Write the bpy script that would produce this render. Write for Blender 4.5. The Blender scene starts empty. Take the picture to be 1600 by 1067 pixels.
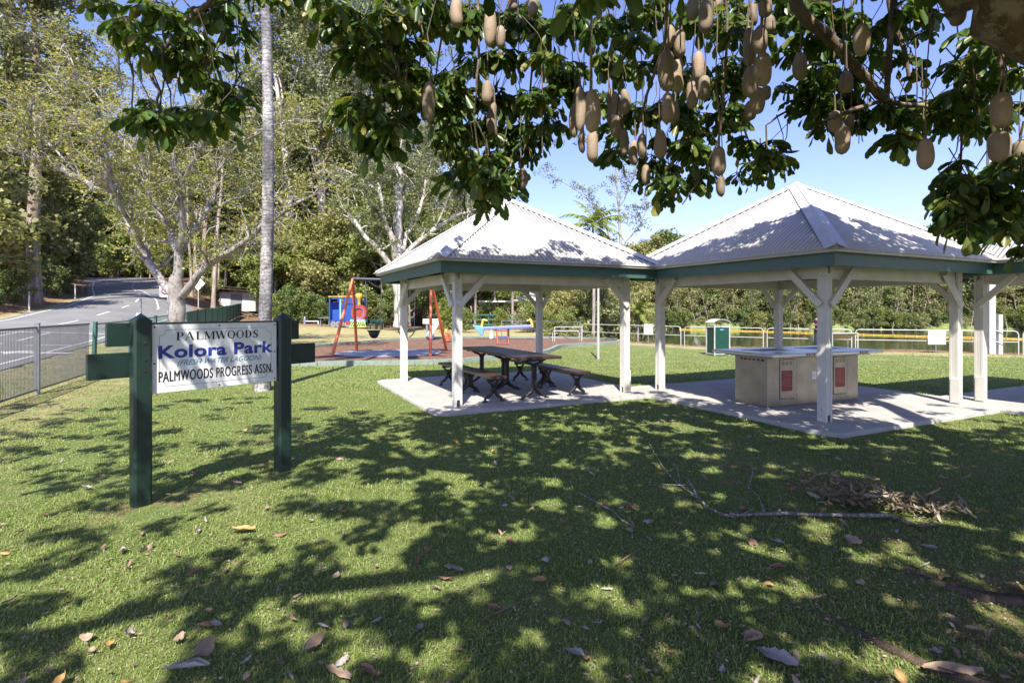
import bpy, bmesh, math, random
import numpy as np
from mathutils import Vector, Matrix
rnd = random.Random(7)
nr = np.random.default_rng(11)
sc = bpy.context.scene
COL = sc.collection

# ------------------------------------------------------------------ camera, sky, sun, exposure
H = 1.6; FPX = 850.0; HOR = 483.7
cam = bpy.data.objects.new('camera', bpy.data.cameras.new('camera')); COL.objects.link(cam)
cam.location = (0, 0, H); cam.rotation_euler = (math.pi/2, 0, 0)
cam.data.lens = FPX/1600*36; cam.data.sensor_width = 36
cam.data.shift_y = -(533.5-HOR)/1600
cam.data.clip_end = 3000; cam.data.clip_start = 0.05
sc.camera = cam
SUNV = Vector((-0.115, -1.94, 2.4)).normalized()          # towards the sun
el = math.asin(SUNV.z)
w = bpy.data.worlds.new('World'); sc.world = w; w.use_nodes = True
nt = w.node_tree; bg = nt.nodes['Background']
sky = nt.nodes.new('ShaderNodeTexSky'); sky.sky_type = 'NISHITA'; sky.sun_disc = False
sky.sun_elevation = el; sky.sun_rotation = math.radians(183.4); sky.altitude = 100
sky.air_density = 1.0; sky.dust_density = 0.6; sky.ozone_density = 1.6
tint = nt.nodes.new('ShaderNodeMix'); tint.data_type = 'RGBA'; tint.blend_type = 'MULTIPLY'; tint.inputs[0].default_value = 1; tint.inputs[7].default_value = (.88, .80, 1.08, 1)
nt.links.new(sky.outputs[0], tint.inputs[6]); nt.links.new(tint.outputs[2], bg.inputs[0]); bg.inputs[1].default_value = 0.125
sl = bpy.data.lights.new('sun', 'SUN'); sl.energy = 4.9; sl.angle = math.radians(0.53); sl.color = (1, .95, .87)
so = bpy.data.objects.new('sun', sl); COL.objects.link(so)
so.rotation_euler = SUNV.to_track_quat('Z', 'Y').to_euler(); so.location = (0, -10, 30)
sc.view_settings.view_transform = 'Standard'; sc.view_settings.look = 'None'
sc.view_settings.gamma = 1; sc.view_settings.exposure = 1.13
sc.render.engine = 'CYCLES'
sc.cycles.max_bounces = 6; sc.cycles.diffuse_bounces = 3; sc.cycles.glossy_bounces = 2
sc.cycles.transmission_bounces = 3; sc.cycles.transparent_max_bounces = 4
sc.cycles.caustics_reflective = False; sc.cycles.caustics_refractive = False

# ------------------------------------------------------------------ helpers
def PX(u, v, Y):
    return Vector(((u-800)/FPX*Y, Y, H-(v-HOR)/FPX*Y))
def tag(o, label=None, cat=None, group=None, kind=None):
    if label: o['label'] = label
    if cat: o['category'] = cat
    if group: o['group'] = group
    if kind: o['kind'] = kind
    return o
def thing(name, label, cat, loc=(0,0,0), rz=0, group=None):
    o = bpy.data.objects.new(name, None); COL.objects.link(o); o.empty_display_size = .1
    o.location = loc; o.rotation_euler = (0, 0, rz)
    return tag(o, label, cat, group)
def link(name, me, mat, parent=None):
    o = bpy.data.objects.new(name, me); COL.objects.link(o)
    if mat is not None and not me.materials: me.materials.append(mat)
    if parent is not None: o.parent = parent
    return o
def np_mesh(name, V, F, mat=None, smooth=False):
    V = np.asarray(V, np.float32).reshape(-1, 3); F = np.asarray(F, np.int32)
    n, k = F.shape
    me = bpy.data.meshes.new(name)
    me.vertices.add(len(V)); me.vertices.foreach_set('co', V.ravel())
    me.loops.add(n*k); me.loops.foreach_set('vertex_index', F.ravel())
    me.polygons.add(n); me.polygons.foreach_set('loop_start', np.arange(n, dtype=np.int32)*k)
    me.polygons.foreach_set('loop_total', np.full(n, k, np.int32))
    if smooth: me.polygons.foreach_set('use_smooth', np.ones(n, bool))
    me.update(calc_edges=True)
    if mat: me.materials.append(mat)
    return me
class MB:
    def __init__(s): s.v = []; s.f = []; s.sm = []
    def add(s, vs, fs, smooth=False):
        n = len(s.v); s.v += [tuple(v) for v in vs]; s.f += [tuple(i+n for i in f) for f in fs]; s.sm += [smooth]*len(fs)
        return s
    def box(s, c, size, rz=0, rx=0, ry=0):
        c = Vector(c); hx, hy, hz = [a/2 for a in size]
        M = Matrix.Rotation(rz, 3, 'Z') @ Matrix.Rotation(ry, 3, 'Y') @ Matrix.Rotation(rx, 3, 'X')
        vs = [c + M @ Vector((x*hx, y*hy, z*hz)) for z in (-1, 1) for y in (-1, 1) for x in (-1, 1)]
        return s.add(vs, [(0,2,3,1),(4,5,7,6),(0,1,5,4),(2,6,7,3),(0,4,6,2),(1,3,7,5)])
    def bar(s, a, b, w, h, up=(0,0,1)):
        a = Vector(a); b = Vector(b); d = (b-a).normalized(); u = Vector(up)
        x = d.cross(u)
        if x.length < 1e-4: x = d.cross(Vector((1,0,0)))
        x.normalize(); y = x.cross(d).normalized()
        vs = [p + x*(i*w/2) + y*(j*h/2) for p in (a, b) for i, j in ((-1,-1),(1,-1),(1,1),(-1,1))]
        return s.add(vs, [(0,1,2,3),(4,7,6,5),(0,4,5,1),(1,5,6,2),(2,6,7,3),(3,7,4,0)])
    def tube(s, pts, rad, n=8, cap=True, smooth=True, wob=0, rg=None):
        pts = [Vector(p) for p in pts]
        if not hasattr(rad, '__len__'): rad = [rad]*len(pts)
        vs = []; fs = []; px = None
        for i, p in enumerate(pts):
            d = (pts[min(i+1, len(pts)-1)] - pts[max(i-1, 0)]).normalized()
            if px is None:
                px = d.orthogonal().normalized()
            px = (px - d*px.dot(d)); 
            if px.length < 1e-5: px = d.orthogonal()
            px.normalize(); py = d.cross(px)
            for k in range(n):
                a = 2*math.pi*k/n; r = rad[i]
                if wob: r *= 1 + wob*((rg or rnd).random()-.5)*2
                vs.append(p + (px*math.cos(a) + py*math.sin(a))*r)
        for i in range(len(pts)-1):
            for k in range(n):
                fs.append((i*n+k, i*n+(k+1)%n, (i+1)*n+(k+1)%n, (i+1)*n+k))
        s.add(vs, fs, smooth)
        if cap:
            m = len(pts)-1
            s.add([vs[k] for k in range(n)], [tuple(range(n))[::-1]]); s.add([vs[m*n+k] for k in range(n)], [tuple(range(n))])
        return s
    def lathe(s, prof, c=(0,0,0), n=16, smooth=True):
        c = Vector(c); vs = []; fs = []
        for r, z in prof:
            for k in range(n):
                a = 2*math.pi*k/n; vs.append(c + Vector((r*math.cos(a), r*math.sin(a), z)))
        for i in range(len(prof)-1):
            for k in range(n): fs.append((i*n+k, i*n+(k+1)%n, (i+1)*n+(k+1)%n, (i+1)*n+k))
        return s.add(vs, fs, smooth)
    def ring(s, ao, ai, z0, z1, bo=None, bi=None):
        """square frame with mitred corners"""
        bo = bo or ao; bi = bi or ai
        C = lambda a, b, z: [(-a,-b,z),(a,-b,z),(a,b,z),(-a,b,z)]
        vs = C(ao,bo,z0)+C(ao,bo,z1)+C(ai,bi,z0)+C(ai,bi,z1); fs = []
        for k in range(4):
            j = (k+1) % 4
            fs += [(k,j,4+j,4+k), (8+j,8+k,12+k,12+j), (4+k,4+j,12+j,12+k), (j,k,8+k,8+j)]
        return s.add(vs, fs)
    def prism(s, poly, z0, z1):
        n = len(poly); vs = [(x, y, z0) for x, y in poly] + [(x, y, z1) for x, y in poly]
        fs = [tuple(range(n))[::-1], tuple(range(n, 2*n))] + [(i, (i+1) % n, n+(i+1) % n, n+i) for i in range(n)]
        return s.add(vs, fs)
    def build(s, name, mat, parent=None, bevel=0):
        me = bpy.data.meshes.new(name); me.from_pydata(s.v, [], s.f); me.update()
        me.polygons.foreach_set('use_smooth', s.sm)
        if mat: me.materials.append(mat)
        o = link(name, me, mat, parent)
        if bevel:
            b = o.modifiers.new('bevel', 'BEVEL'); b.width = bevel; b.segments = 2; b.limit_method = 'ANGLE'; b.angle_limit = .7
        return o
def copy_tree(o, parent=None):
    c = o.copy(); COL.objects.link(c)
    if parent is not None: c.parent = parent
    for ch in list(o.children): copy_tree(ch, c)
    return c

# ------------------------------------------------------------------ materials
def newmat(name):
    m = bpy.data.materials.new(name); m.use_nodes = True; n = m.node_tree
    return m, n, n.nodes['Principled BSDF'], n.nodes['Material Output']
def NN(n, t, **kw):
    x = n.nodes.new(t)
    for k, v in kw.items(): setattr(x, k, v)
    return x
def noise(n, scale, detail=4, rough=.6, vec=None, coord='Object', dist=0):
    t = NN(n, 'ShaderNodeTexNoise'); t.inputs['Scale'].default_value = scale; t.inputs['Detail'].default_value = detail
    t.inputs['Roughness'].default_value = rough; t.inputs['Distortion'].default_value = dist
    if vec is None:
        c = NN(n, 'ShaderNodeTexCoord'); vec = c.outputs[coord]
    n.links.new(vec, t.inputs['Vector']); return t
def ramp(n, fac, stops, interp='LINEAR'):
    r = NN(n, 'ShaderNodeValToRGB'); r.color_ramp.interpolation = interp
    e = r.color_ramp.elements
    while len(e) < len(stops): e.new(.5)
    for i, (p, c) in enumerate(stops):
        e[i].position = p; e[i].color = (*c, 1) if len(c) == 3 else c
    n.links.new(fac, r.inputs[0]); return r
def mixc(n, fac, a, b, bt='MIX'):
    m = NN(n, 'ShaderNodeMix', data_type='RGBA', blend_type=bt)
    for s, x in ((m.inputs[0], fac), (m.inputs[6], a), (m.inputs[7], b)):
        if hasattr(x, 'is_linked'): n.links.new(x, s)
        elif isinstance(x, (int, float)): s.default_value = x
        else: s.default_value = (*x, 1)
    return m.outputs[2]
def bump(n, b, h, strength=.4, dist=.01):
    k = NN(n, 'ShaderNodeBump'); k.inputs['Strength'].default_value = strength; k.inputs['Distance'].default_value = dist
    n.links.new(h, k.inputs['Height']); n.links.new(k.outputs[0], b.inputs['Normal']); return k
def mapping(n, scale, coord='Object'):
    c = NN(n, 'ShaderNodeTexCoord'); mp = NN(n, 'ShaderNodeMapping'); mp.inputs['Scale'].default_value = scale
    n.links.new(c.outputs[coord], mp.inputs[0]); return mp.outputs[0]
def pmat(name, c1, c2=None, rough=.6, scale=6, bs=60, bstr=.15, metal=0, spec=.5, lo=.35, hi=.7, coord='Object', dirt=None, objvar=0):
    m, n, b, o = newmat(name)
    c2 = c2 or tuple(x*.72 for x in c1)
    t = noise(n, scale, 6, .65, coord=coord); r = ramp(n, t.outputs[0], [(lo, c2), (hi, c1)])
    col = r.outputs[0]
    if dirt:
        t3 = noise(n, dirt[1], 8, .75, coord=coord); r3 = ramp(n, t3.outputs[0], [(dirt[2], (0,0,0)), (dirt[2]+.08, (1,1,1))])
        col = mixc(n, r3.outputs[0], col, dirt[0])
    if objvar:
        oi = NN(n, 'ShaderNodeObjectInfo'); r9 = ramp(n, oi.outputs['Random'], [(0, (1-objvar,)*3), (1, (1+objvar, 1+objvar*.9, 1+objvar*.7))]); col = mixc(n, 1.0, col, r9.outputs[0], 'MULTIPLY')
    n.links.new(col, b.inputs['Base Color'])
    b.inputs['Roughness'].default_value = rough; b.inputs['Metallic'].default_value = metal
    b.inputs['Specular IOR Level'].default_value = spec
    if bstr:
        t2 = noise(n, bs, 4, .6, coord=coord); bump(n, b, t2.outputs[0], bstr, .01)
    return m
def leafmat(name, cols, rough=.5, trans=.3, tcol=None, spec=.35, obj=.0):
    """leaves: each leaf picks its own colour; thin and slightly translucent"""
    m, n, b, o = newmat(name)
    g = NN(n, 'ShaderNodeNewGeometry')
    st = [(i/(len(cols)-1)*.96+.02, c) for i, c in enumerate(cols)]
    r = ramp(n, g.outputs['Random Per Island'], st); col = r.outputs[0]
    if obj:
        oi = NN(n, 'ShaderNodeObjectInfo'); r2 = ramp(n, oi.outputs['Random'], [(0, (1-obj, 1-obj*.6, 1-obj)), (.5, (1,1,1)), (1, (1+obj*.5, 1+obj*.3, 1-obj*.6))])
        col = mixc(n, 1.0, col, r2.outputs[0], 'MULTIPLY')
    n.links.new(col, b.inputs['Base Color']); b.inputs['Roughness'].default_value = rough
    b.inputs['Specular IOR Level'].default_value = spec
    t = NN(n, 'ShaderNodeBsdfTranslucent')
    tc = mixc(n, 1.0, col, tcol or (1.15, 1.3, .5), 'MULTIPLY'); n.links.new(tc, t.inputs[0])
    mx = NN(n, 'ShaderNodeMixShader'); mx.inputs[0].default_value = trans
    n.links.new(b.outputs[0], mx.inputs[1]); n.links.new(t.outputs[0], mx.inputs[2]); n.links.new(mx.outputs[0], o.inputs[0])
    return m
def barkmat(name, c1, c2, c3=None, scale=3, stretch=(1,1,.25), bstr=.5, rings=0, lo=.4, hi=.62):
    m, n, b, o = newmat(name)
    v = mapping(n, stretch)
    t = noise(n, scale, 8, .7, vec=v, dist=.4); r = ramp(n, t.outputs[0], [(lo, c2), (hi, c1)])
    col = r.outputs[0]
    if c3:
        t2 = noise(n, scale*2.3, 5, .7, vec=v); r2 = ramp(n, t2.outputs[0], [(.53, (0,0,0)), (.6, (1,1,1))]); col = mixc(n, r2.outputs[0], col, c3)
    n.links.new(col, b.inputs['Base Color']); b.inputs['Roughness'].default_value = .85; b.inputs['Specular IOR Level'].default_value = .2
    t3 = noise(n, scale*6, 6, .7, vec=v); bump(n, b, t3.outputs[0], bstr, .02)
    return m
WHITEP = pmat('cream_paint', (.66,.64,.58), (.57,.545,.485), rough=.5, scale=4, bs=40, bstr=.08, dirt=((.30,.27,.22), 9, .66))
GREENP = pmat('green_paint', (.062,.135,.115), (.05,.115,.097), rough=.45, scale=3, bstr=.05, dirt=((.10,.2,.16), 7, .63))
DGREEN = pmat('dark_green_paint', (.013,.034,.026), (.008,.022,.017), rough=.42, scale=5, bs=50, bstr=.15, dirt=((.09,.11,.085), 12, .68))
ROOFM = pmat('roof_sheet', (.53,.52,.50), (.44,.43,.41), rough=.45, scale=1.6, bs=120, bstr=.03, dirt=((.33,.31,.27), 9, .60))
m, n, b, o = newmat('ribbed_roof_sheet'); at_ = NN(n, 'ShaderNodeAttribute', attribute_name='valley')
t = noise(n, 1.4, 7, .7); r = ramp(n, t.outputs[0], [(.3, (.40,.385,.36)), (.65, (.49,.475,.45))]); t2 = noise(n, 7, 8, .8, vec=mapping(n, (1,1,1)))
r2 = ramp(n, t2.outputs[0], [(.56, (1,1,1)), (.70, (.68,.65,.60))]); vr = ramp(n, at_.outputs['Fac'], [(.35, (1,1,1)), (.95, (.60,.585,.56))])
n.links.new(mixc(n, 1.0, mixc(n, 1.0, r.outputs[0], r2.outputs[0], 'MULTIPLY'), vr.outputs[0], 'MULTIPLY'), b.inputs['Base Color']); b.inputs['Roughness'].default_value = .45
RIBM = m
GUTM = pmat('gutter_paint', (.46,.435,.38), (.38,.36,.31), rough=.4, scale=4, bstr=.03)
CONC = pmat('concrete', (.42,.40,.36), (.33,.31,.28), rough=.9, scale=2.2, bs=90, bstr=.35, dirt=((.28,.25,.21), 5, .62))
STEEL = pmat('brushed_steel', (.38,.345,.295), (.27,.245,.205), rough=.36, scale=3, metal=.8, bs=12, bstr=.05)
STEELTOP = pmat('steel_top', (.62,.62,.64), (.5,.5,.52), rough=.3, scale=3, metal=.9, bstr=.02)
DARKM = pmat('dark_metal', (.03,.028,.027), rough=.5, bstr=.05)
BLACK = pmat('black_iron', (.022,.02,.02), rough=.45, bs=40, bstr=.1)
WOODT = pmat('stained_boards', (.075,.04,.027), (.03,.017,.013), rough=.42, scale=7, bs=35, bstr=.2)
GALV = pmat('galvanised', (.36,.37,.385), (.26,.27,.29), rough=.42, metal=.6, scale=14, bstr=.03)
WPIPE = pmat('white_pipe', (.50,.50,.47), (.38,.38,.36), rough=.4, scale=6, bstr=.02)
SIGNW = pmat('sign_white', (.80,.80,.79), (.72,.72,.72), rough=.35, scale=3, bstr=0)
INK = pmat('sign_black', (.02,.02,.025), rough=.5, bstr=0)
INKB = pmat('sign_blue', (.018,.03,.24), (.03,.05,.34), rough=.4, scale=10, bstr=0)
INKL = pmat('sign_light_blue', (.07,.25,.48), rough=.5, bstr=0)
REDL = pmat('red_label', (.22,.012,.016), (.17,.01,.013), rough=.4, bstr=0)
ORANGE = pmat('orange_red_paint', (.70,.16,.05), (.58,.12,.04), rough=.4, scale=5, bstr=.03)
BLUEP = pmat('blue_plastic', (.025,.08,.34), (.02,.06,.25), rough=.35, scale=5, bstr=0)
LBLUE = pmat('light_blue_plastic', (.25,.55,.75), rough=.35, bstr=0)
LAV = pmat('lavender_blue_plastic', (.21,.24,.48), rough=.4, bstr=0)
YELLOW = pmat('yellow_plastic', (.62,.45,.09), rough=.35, bstr=0)
LIME = pmat('lime_plastic', (.55,.72,.2), rough=.35, bstr=0)
REDP = pmat('red_plastic', (.38,.06,.045), rough=.35, bstr=0)
CREAM = pmat('cream_plastic', (.72,.62,.45), rough=.5, bstr=0)
GREYM = pmat('grey_sheet', (.24,.25,.27), rough=.5, bstr=0)
MIDG = pmat('green_sheet', (.045,.14,.105), (.03,.11,.08), rough=.45, scale=3, bstr=.03)
# ------------------------------------------------------------------ terrain
def sst(a, b, x):
    t = np.clip((x-a)/(b-a), 0, 1); return t*t*(3-2*t)
def ipol(x, pts):
    return np.interp(x, [p[0] for p in pts], [p[1] for p in pts])
def fence_x(Y): return -10.1 - .42*(Y-13)
RL = [(-40,-22),(0,-23.2),(10,-24.2),(20,-25.6),(29.5,-27.9),(37.6,-31.5),(49,-38.2),(64,-50),(80,-62),(95,-77),(120,-112)]   # left road edge X(Y)
RR = [(-40,8),(0,-9),(5,-10.6),(13.7,-13.1),(20.8,-16.3),(28,-19.2),(43,-25.2),(49,-28.6),(64,-39.5),(80,-49),(95,-62),(120,-95)] # right road edge
def shoreX(Y):  # left shore of the lagoon
    return 3.3 + .02*(Y-25) + .6*np.sin(Y*.35)
def fenceY(X):  # lagoon side rail fence line
    return ipol(X, [(2,30),(4.5,27.5),(6.1,26),(7.7,24.2),(10.4,22.2),(13,20.8),(15.9,19.9),(18,19.1),(30,15),(60,10)])
FAR = [( -5,40),(3,66),(60,66),(200,60)]
def gz(X, Y):
    X = np.asarray(X, float); Y = np.asarray(Y, float)
    d = fence_x(Y) - X
    f = .13*sst(-15, -3, d) + .87*sst(-3, 10, d)
    s = .09*(Y-18); rise = np.where(s > 6, s, np.log1p(np.exp(np.clip(s*4, -30, 30)))/4)
    rise = np.where(rise > 7.5, 7.5 + 4*(1-np.exp(-(rise-7.5)/8)), rise)
    z = f*rise
    dl = ipol(Y, RL) - X                                    # left of the road: bank
    bank = sst(.4, 5, dl)*(.9 + .35*np.sin(Y*.23)) + sst(4, 60, dl)*3
    z = z + bank*sst(6, 26, Y)
    z = z + .035*np.sin(X*.45+1)*np.sin(Y*.37)*sst(3, 7, np.abs(X-3)+np.abs(Y-9)*.8)*sst(9, 14, Y)
    # lagoon bowl
    dn = Y - (fenceY(X) + 1.3 + .25*np.sin(X*1.3)); df = ipol(X, FAR) - Y + .9*np.sin(X*.45)
    dx = X - shoreX(Y)
    m = np.minimum(np.minimum(dn, df), dx)
    z = z - 2.1*sst(0, 2.6, m)
    z = z + sst(72, 100, Y)*sst(-10, 10, X)*2.0
    z = z + (sst(126, 190, Y)*26 + sst(190, 600, Y)*25)*sst(8, -12, X)
    return z
def gzf(x, y): return float(gz(x, y))
def axis(lo, hi, dense_lo, dense_hi, step, grow=1.13):
    a = list(np.arange(dense_lo, dense_hi+1e-6, step)); s = step
    while a[-1] < hi: s *= grow; a.append(a[-1]+s)
    s = step
    while a[0] > lo: s *= grow; a.insert(0, a[0]-s)
    return np.array(a)
XS = axis(-700, 700, -60, 26, .5); YS = axis(-60, 900, -4, 72, .5)
GX, GY = np.meshgrid(XS, YS)
GZ = gz(GX, GY)
# road cut: keep the ground 6 cm below the asphalt
onroad = (GX > ipol(GY, RL)+.3) & (GX < ipol(GY, RR)-.3)
GZ = GZ - np.where(onroad, .12, 0)
nx, ny = len(XS), len(YS)
idx = np.arange(nx*ny).reshape(ny, nx)
F = np.stack([idx[:-1,:-1], idx[:-1,1:], idx[1:,1:], idx[1:,:-1]], -1).reshape(-1, 4)
m, n, b, o = newmat('ground')
at = NN(n, 'ShaderNodeAttribute', attribute_name='litter')
tc = NN(n, 'ShaderNodeTexCoord')
t1 = noise(n, .55, 5, .6, vec=tc.outputs['Object']); t2 = noise(n, 9, 8, .75, vec=tc.outputs['Object']); t3 = noise(n, 60, 6, .8, vec=tc.outputs['Object'])
g1 = ramp(n, t1.outputs[0], [(.32, (.17,.185,.065)), (.52, (.14,.185,.058)), (.7, (.23,.22,.10))])
g2 = ramp(n, t2.outputs[0], [(.3, (.62,.66,.6)), (.55, (1,1,1)), (.75, (1.35,1.25,1.15))])
g3 = ramp(n, t3.outputs[0], [(.3, (.62,.66,.6)), (.5, (1,1,1)), (.72, (1.35,1.3,1.2))])
gc = mixc(n, 1.0, mixc(n, 1.0, g1.outputs[0], g2.outputs[0], 'MULTIPLY'), g3.outputs[0], 'MULTIPLY')
lt = noise(n, 4, 8, .75, vec=tc.outputs['Object']); l2 = noise(n, 40, 5, .8, vec=tc.outputs['Object'])
lc = ramp(n, lt.outputs[0], [(.3, (.10,.06,.035)), (.5, (.22,.14,.085)), (.7, (.36,.26,.17))])
lc2 = ramp(n, l2.outputs[0], [(.3, (.6,.6,.6)), (.7, (1.3,1.3,1.25))])
lcc = mixc(n, 1.0, lc.outputs[0], lc2.outputs[0], 'MULTIPLY')
ad = NN(n, 'ShaderNodeMath', operation='ADD'); n.links.new(at.outputs['Fac'], ad.inputs[0])
t4 = noise(n, 2.5, 6, .75, vec=tc.outputs['Object']); mm = NN(n, 'ShaderNodeMath', operation='MULTIPLY_ADD'); n.links.new(t4.outputs[0], mm.inputs[0]); mm.inputs[1].default_value = 1.6; mm.inputs[2].default_value = -.8
n.links.new(mm.outputs[0], ad.inputs[1]); lr = ramp(n, ad.outputs[0], [(.4, (0,0,0)), (.62, (1,1,1))])
ad2 = NN(n, 'ShaderNodeAttribute', attribute_name='dry'); dn = noise(n, 1.3, 6, .7, vec=tc.outputs['Object'])
mm2 = NN(n, 'ShaderNodeMath', operation='MULTIPLY_ADD'); n.links.new(dn.outputs[0], mm2.inputs[0]); mm2.inputs[1].default_value = 1.4; mm2.inputs[2].default_value = -.7
ad3 = NN(n, 'ShaderNodeMath', operation='ADD'); n.links.new(ad2.outputs['Fac'], ad3.inputs[0]); n.links.new(mm2.outputs[0], ad3.inputs[1]); dr = ramp(n, ad3.outputs[0], [(.3, (0,0,0)), (.75, (1,1,1))])
strawc = mixc(n, 1.0, mixc(n, 1.0, (.36,.31,.16), g2.outputs[0], 'MULTIPLY'), g3.outputs[0], 'MULTIPLY')
gc = mixc(n, dr.outputs[0], gc, strawc)
n.links.new(mixc(n, lr.outputs[0], gc, lcc), b.inputs['Base Color']); b.inputs['Roughness'].default_value = .95; b.inputs['Specular IOR Level'].default_value = .1
bump(n, b, t3.outputs[0], .6, .04)
GROUNDM = m
me = np_mesh('ground', np.stack([GX, GY, GZ], -1), F, m, smooth=True)
# litter mask: forest floor, bank, verge, shore
dl = ipol(GY, RL) - GX; dfn = fence_x(GY) - GX
lit = sst(.2, 1.2, dl) * .95
lit = np.maximum(lit, sst(33, 46, GY)*np.where(GX < 3, .9, 0)*(.55+.45*sst(44, 50, GY)))
lit = np.maximum(lit, np.where((dfn > 0) & (GX > ipol(GY, RR)), .42, 0))
lit = np.maximum(lit, .45*np.exp(-((GX+9.3+.42*(GY-12))**2)/2.0)*(GY > 6)*(GY < 26))
lit = np.maximum(lit, sst(-1.4, -.2, GY-fenceY(GX)-.3)*np.where((GX > 2) & (GY < fenceY(GX)+5), .75, 0))
lit = np.maximum(lit, .55*np.exp(-(((GX+3)/3)**2 + ((GY-25.5)/1.2)**2)))
# bare patches under the big tree at right
for cx, cy, r_, a_ in ((2.9,2.7,.8,.75),(3.6,3.4,1.0,.5),(3.3,5.0,.9,.42),(1.7,3.5,.5,.42),(-3.0,4.6,.28,.55),(-2.3,5.5,.3,.7),(1.6,5.0,.5,.3),(-4.9,10.6,.5,.6),(5.2,5.9,1.2,.35)):
    lit = np.maximum(lit, a_*np.exp(-(((GX-cx)**2+(GY-cy)**2)/(r_*r_))))
lit = np.maximum(lit, .40*sst(-.5, 2.5, GX)*(1-sst(5.5, 8, GY))); lit = np.maximum(lit, .26*(GY < 11))
lit = np.maximum(lit, .8*np.exp(-((GX+3.05)**2+(GY-4.42)**2)/.035)); lit = np.maximum(lit, .8*np.exp(-((GX+2.25)**2+(GY-5.4)**2)/.05))
ca = me.attributes.new('litter', 'FLOAT', 'POINT'); ca.data.foreach_set('value', lit.astype(np.float32).ravel())
dry = .75*sst(20, 26, GY)*(GX < 3.4)*(1-sst(44, 50, GY)); dry = np.maximum(dry, .8*np.exp(-((GY-fenceY(GX)+.9)/1.3)**2)*(GX > 2))
dry = np.maximum(dry, .28*(GY > 10)); dry = np.maximum(dry, .6*sst(0, 2, dfn)); dry = np.maximum(dry, .55*sst(-3,-1,dfn)*(GY<30))
cb_ = me.attributes.new('dry', 'FLOAT', 'POINT'); cb_.data.foreach_set('value', dry.astype(np.float32).ravel())
tag(link('ground', me, None), kind='structure')
def lit_at(x, y):
    i = np.clip(np.searchsorted(XS, x)-1, 0, nx-2); j = np.clip(np.searchsorted(YS, y)-1, 0, ny-2)
    return lit[j, i]
# sheets draped on the ground
def drape(name, rows, z, mat, kind='structure', sub=1):
    V = []; 
    for row in rows:
        for p in row: V.append((p[0], p[1], gzf(p[0], p[1])+z))
    a, c = len(rows), len(rows[0]); ix = np.arange(a*c).reshape(a, c)
    F = np.stack([ix[:-1,:-1], ix[:-1,1:], ix[1:,1:], ix[1:,:-1]], -1).reshape(-1, 4)
    o = link(name, np_mesh(name, V, F, mat, smooth=True), None)
    if kind: o['kind'] = kind
    return o
# road
m, n, b, o = newmat('asphalt'); tc = NN(n, 'ShaderNodeTexCoord')
t = noise(n, .5, 6, .7, vec=tc.outputs['Object']); r = ramp(n, t.outputs[0], [(.35, (.15,.147,.147)), (.65, (.20,.197,.195))])
t2 = noise(n, 90, 3, .7, vec=tc.outputs['Object']); r2 = ramp(n, t2.outputs[0], [(.3, (.75,.75,.75)), (.7, (1.2,1.2,1.2))])
n.links.new(mixc(n, 1.0, r.outputs[0], r2.outputs[0], 'MULTIPLY'), b.inputs['Base Color']); b.inputs['Roughness'].default_value = .85
bump(n, b, t2.outputs[0], .3, .01); ASPH = m
rys = list(np.arange(-38, 118, 1.0)); rows = []
for y in rys:
    a_, c_ = float(ipol(y, RL)), float(ipol(y, RR)); rows.append([(a_+(c_-a_)*k/16, y) for k in range(17)])
drape('road', rows, .03, ASPH)
LINEM = pmat('line_paint', (.72,.72,.70), (.5,.5,.49), rough=.6, scale=14, bstr=.05)
def line(fx, y0, y1, wd, step=.6):
    rows = []; y = y0
    while y < y1+1e-6:
        x = fx(y); rows.append([(x-wd/2*1.15, y), (x+wd/2*1.15, y)]); y += step
    return drape('road_marking', rows, .042, LINEM)
line(lambda y: float(ipol(y, RR))-.55, -5, 40, .13)
line(lambda y: float(ipol(y, RL))+.6, 5, 92, .12)
cen = lambda y: .5*float(ipol(y, RL))+.5*float(ipol(y, RR))
for y0 in np.arange(6, 90, 5.5): line(cen, y0, y0+2.4, .12)
line(lambda y: float(ipol(y, RR))-3.4-.0*y, 14, 19, .14); line(lambda y: float(ipol(y, RR))-3.2, 22, 25, .14)
line(lambda y: float(ipol(y, RR))-2.6-(y-42)*.12, 42, 63, .12)
def flatmark(poly, name='road_marking'):
    V = [(x, y, gzf(x, y)+.044) for x, y in poly]; me = bpy.data.meshes.new(name); me.from_pydata(V, [], [tuple(range(len(V)))]); me.update()
    me.materials.append(LINEM); o = link(name, me, None); o['kind'] = 'structure'
# turn arrow, and across-lane bars seen through the fence
ax, ay = -16.1, 18.3
flatmark([(ax-1.3,ay+.15),(ax-.4,ay-.6),(ax-.4,ay-.2),(ax+1.3,ay-.25),(ax+1.3,ay+.1),(ax-.4,ay+.2),(ax-.4,ay+.75)])
for k, (x0, y0, x1, y1) in enumerate(((-26,23.5,-18.8,25.6),(-25,19.6,-19.6,21.0),(-18.4,20.6,-16.9,21.0),(-17.2,26.6,-15.8,27))):
    d = Vector((x1-x0, y1-y0)).normalized(); q = Vector((-d.y, d.x))*.11
    nseg = 8; rows = []
    for i in range(nseg+1):
        f_ = i/nseg; x = x0+(x1-x0)*f_; y = y0+(y1-y0)*f_; rows.append([(x-q.x, y-q.y), (x+q.x, y+q.y)])
    drape('road_marking', rows, .044, LINEM)
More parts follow.
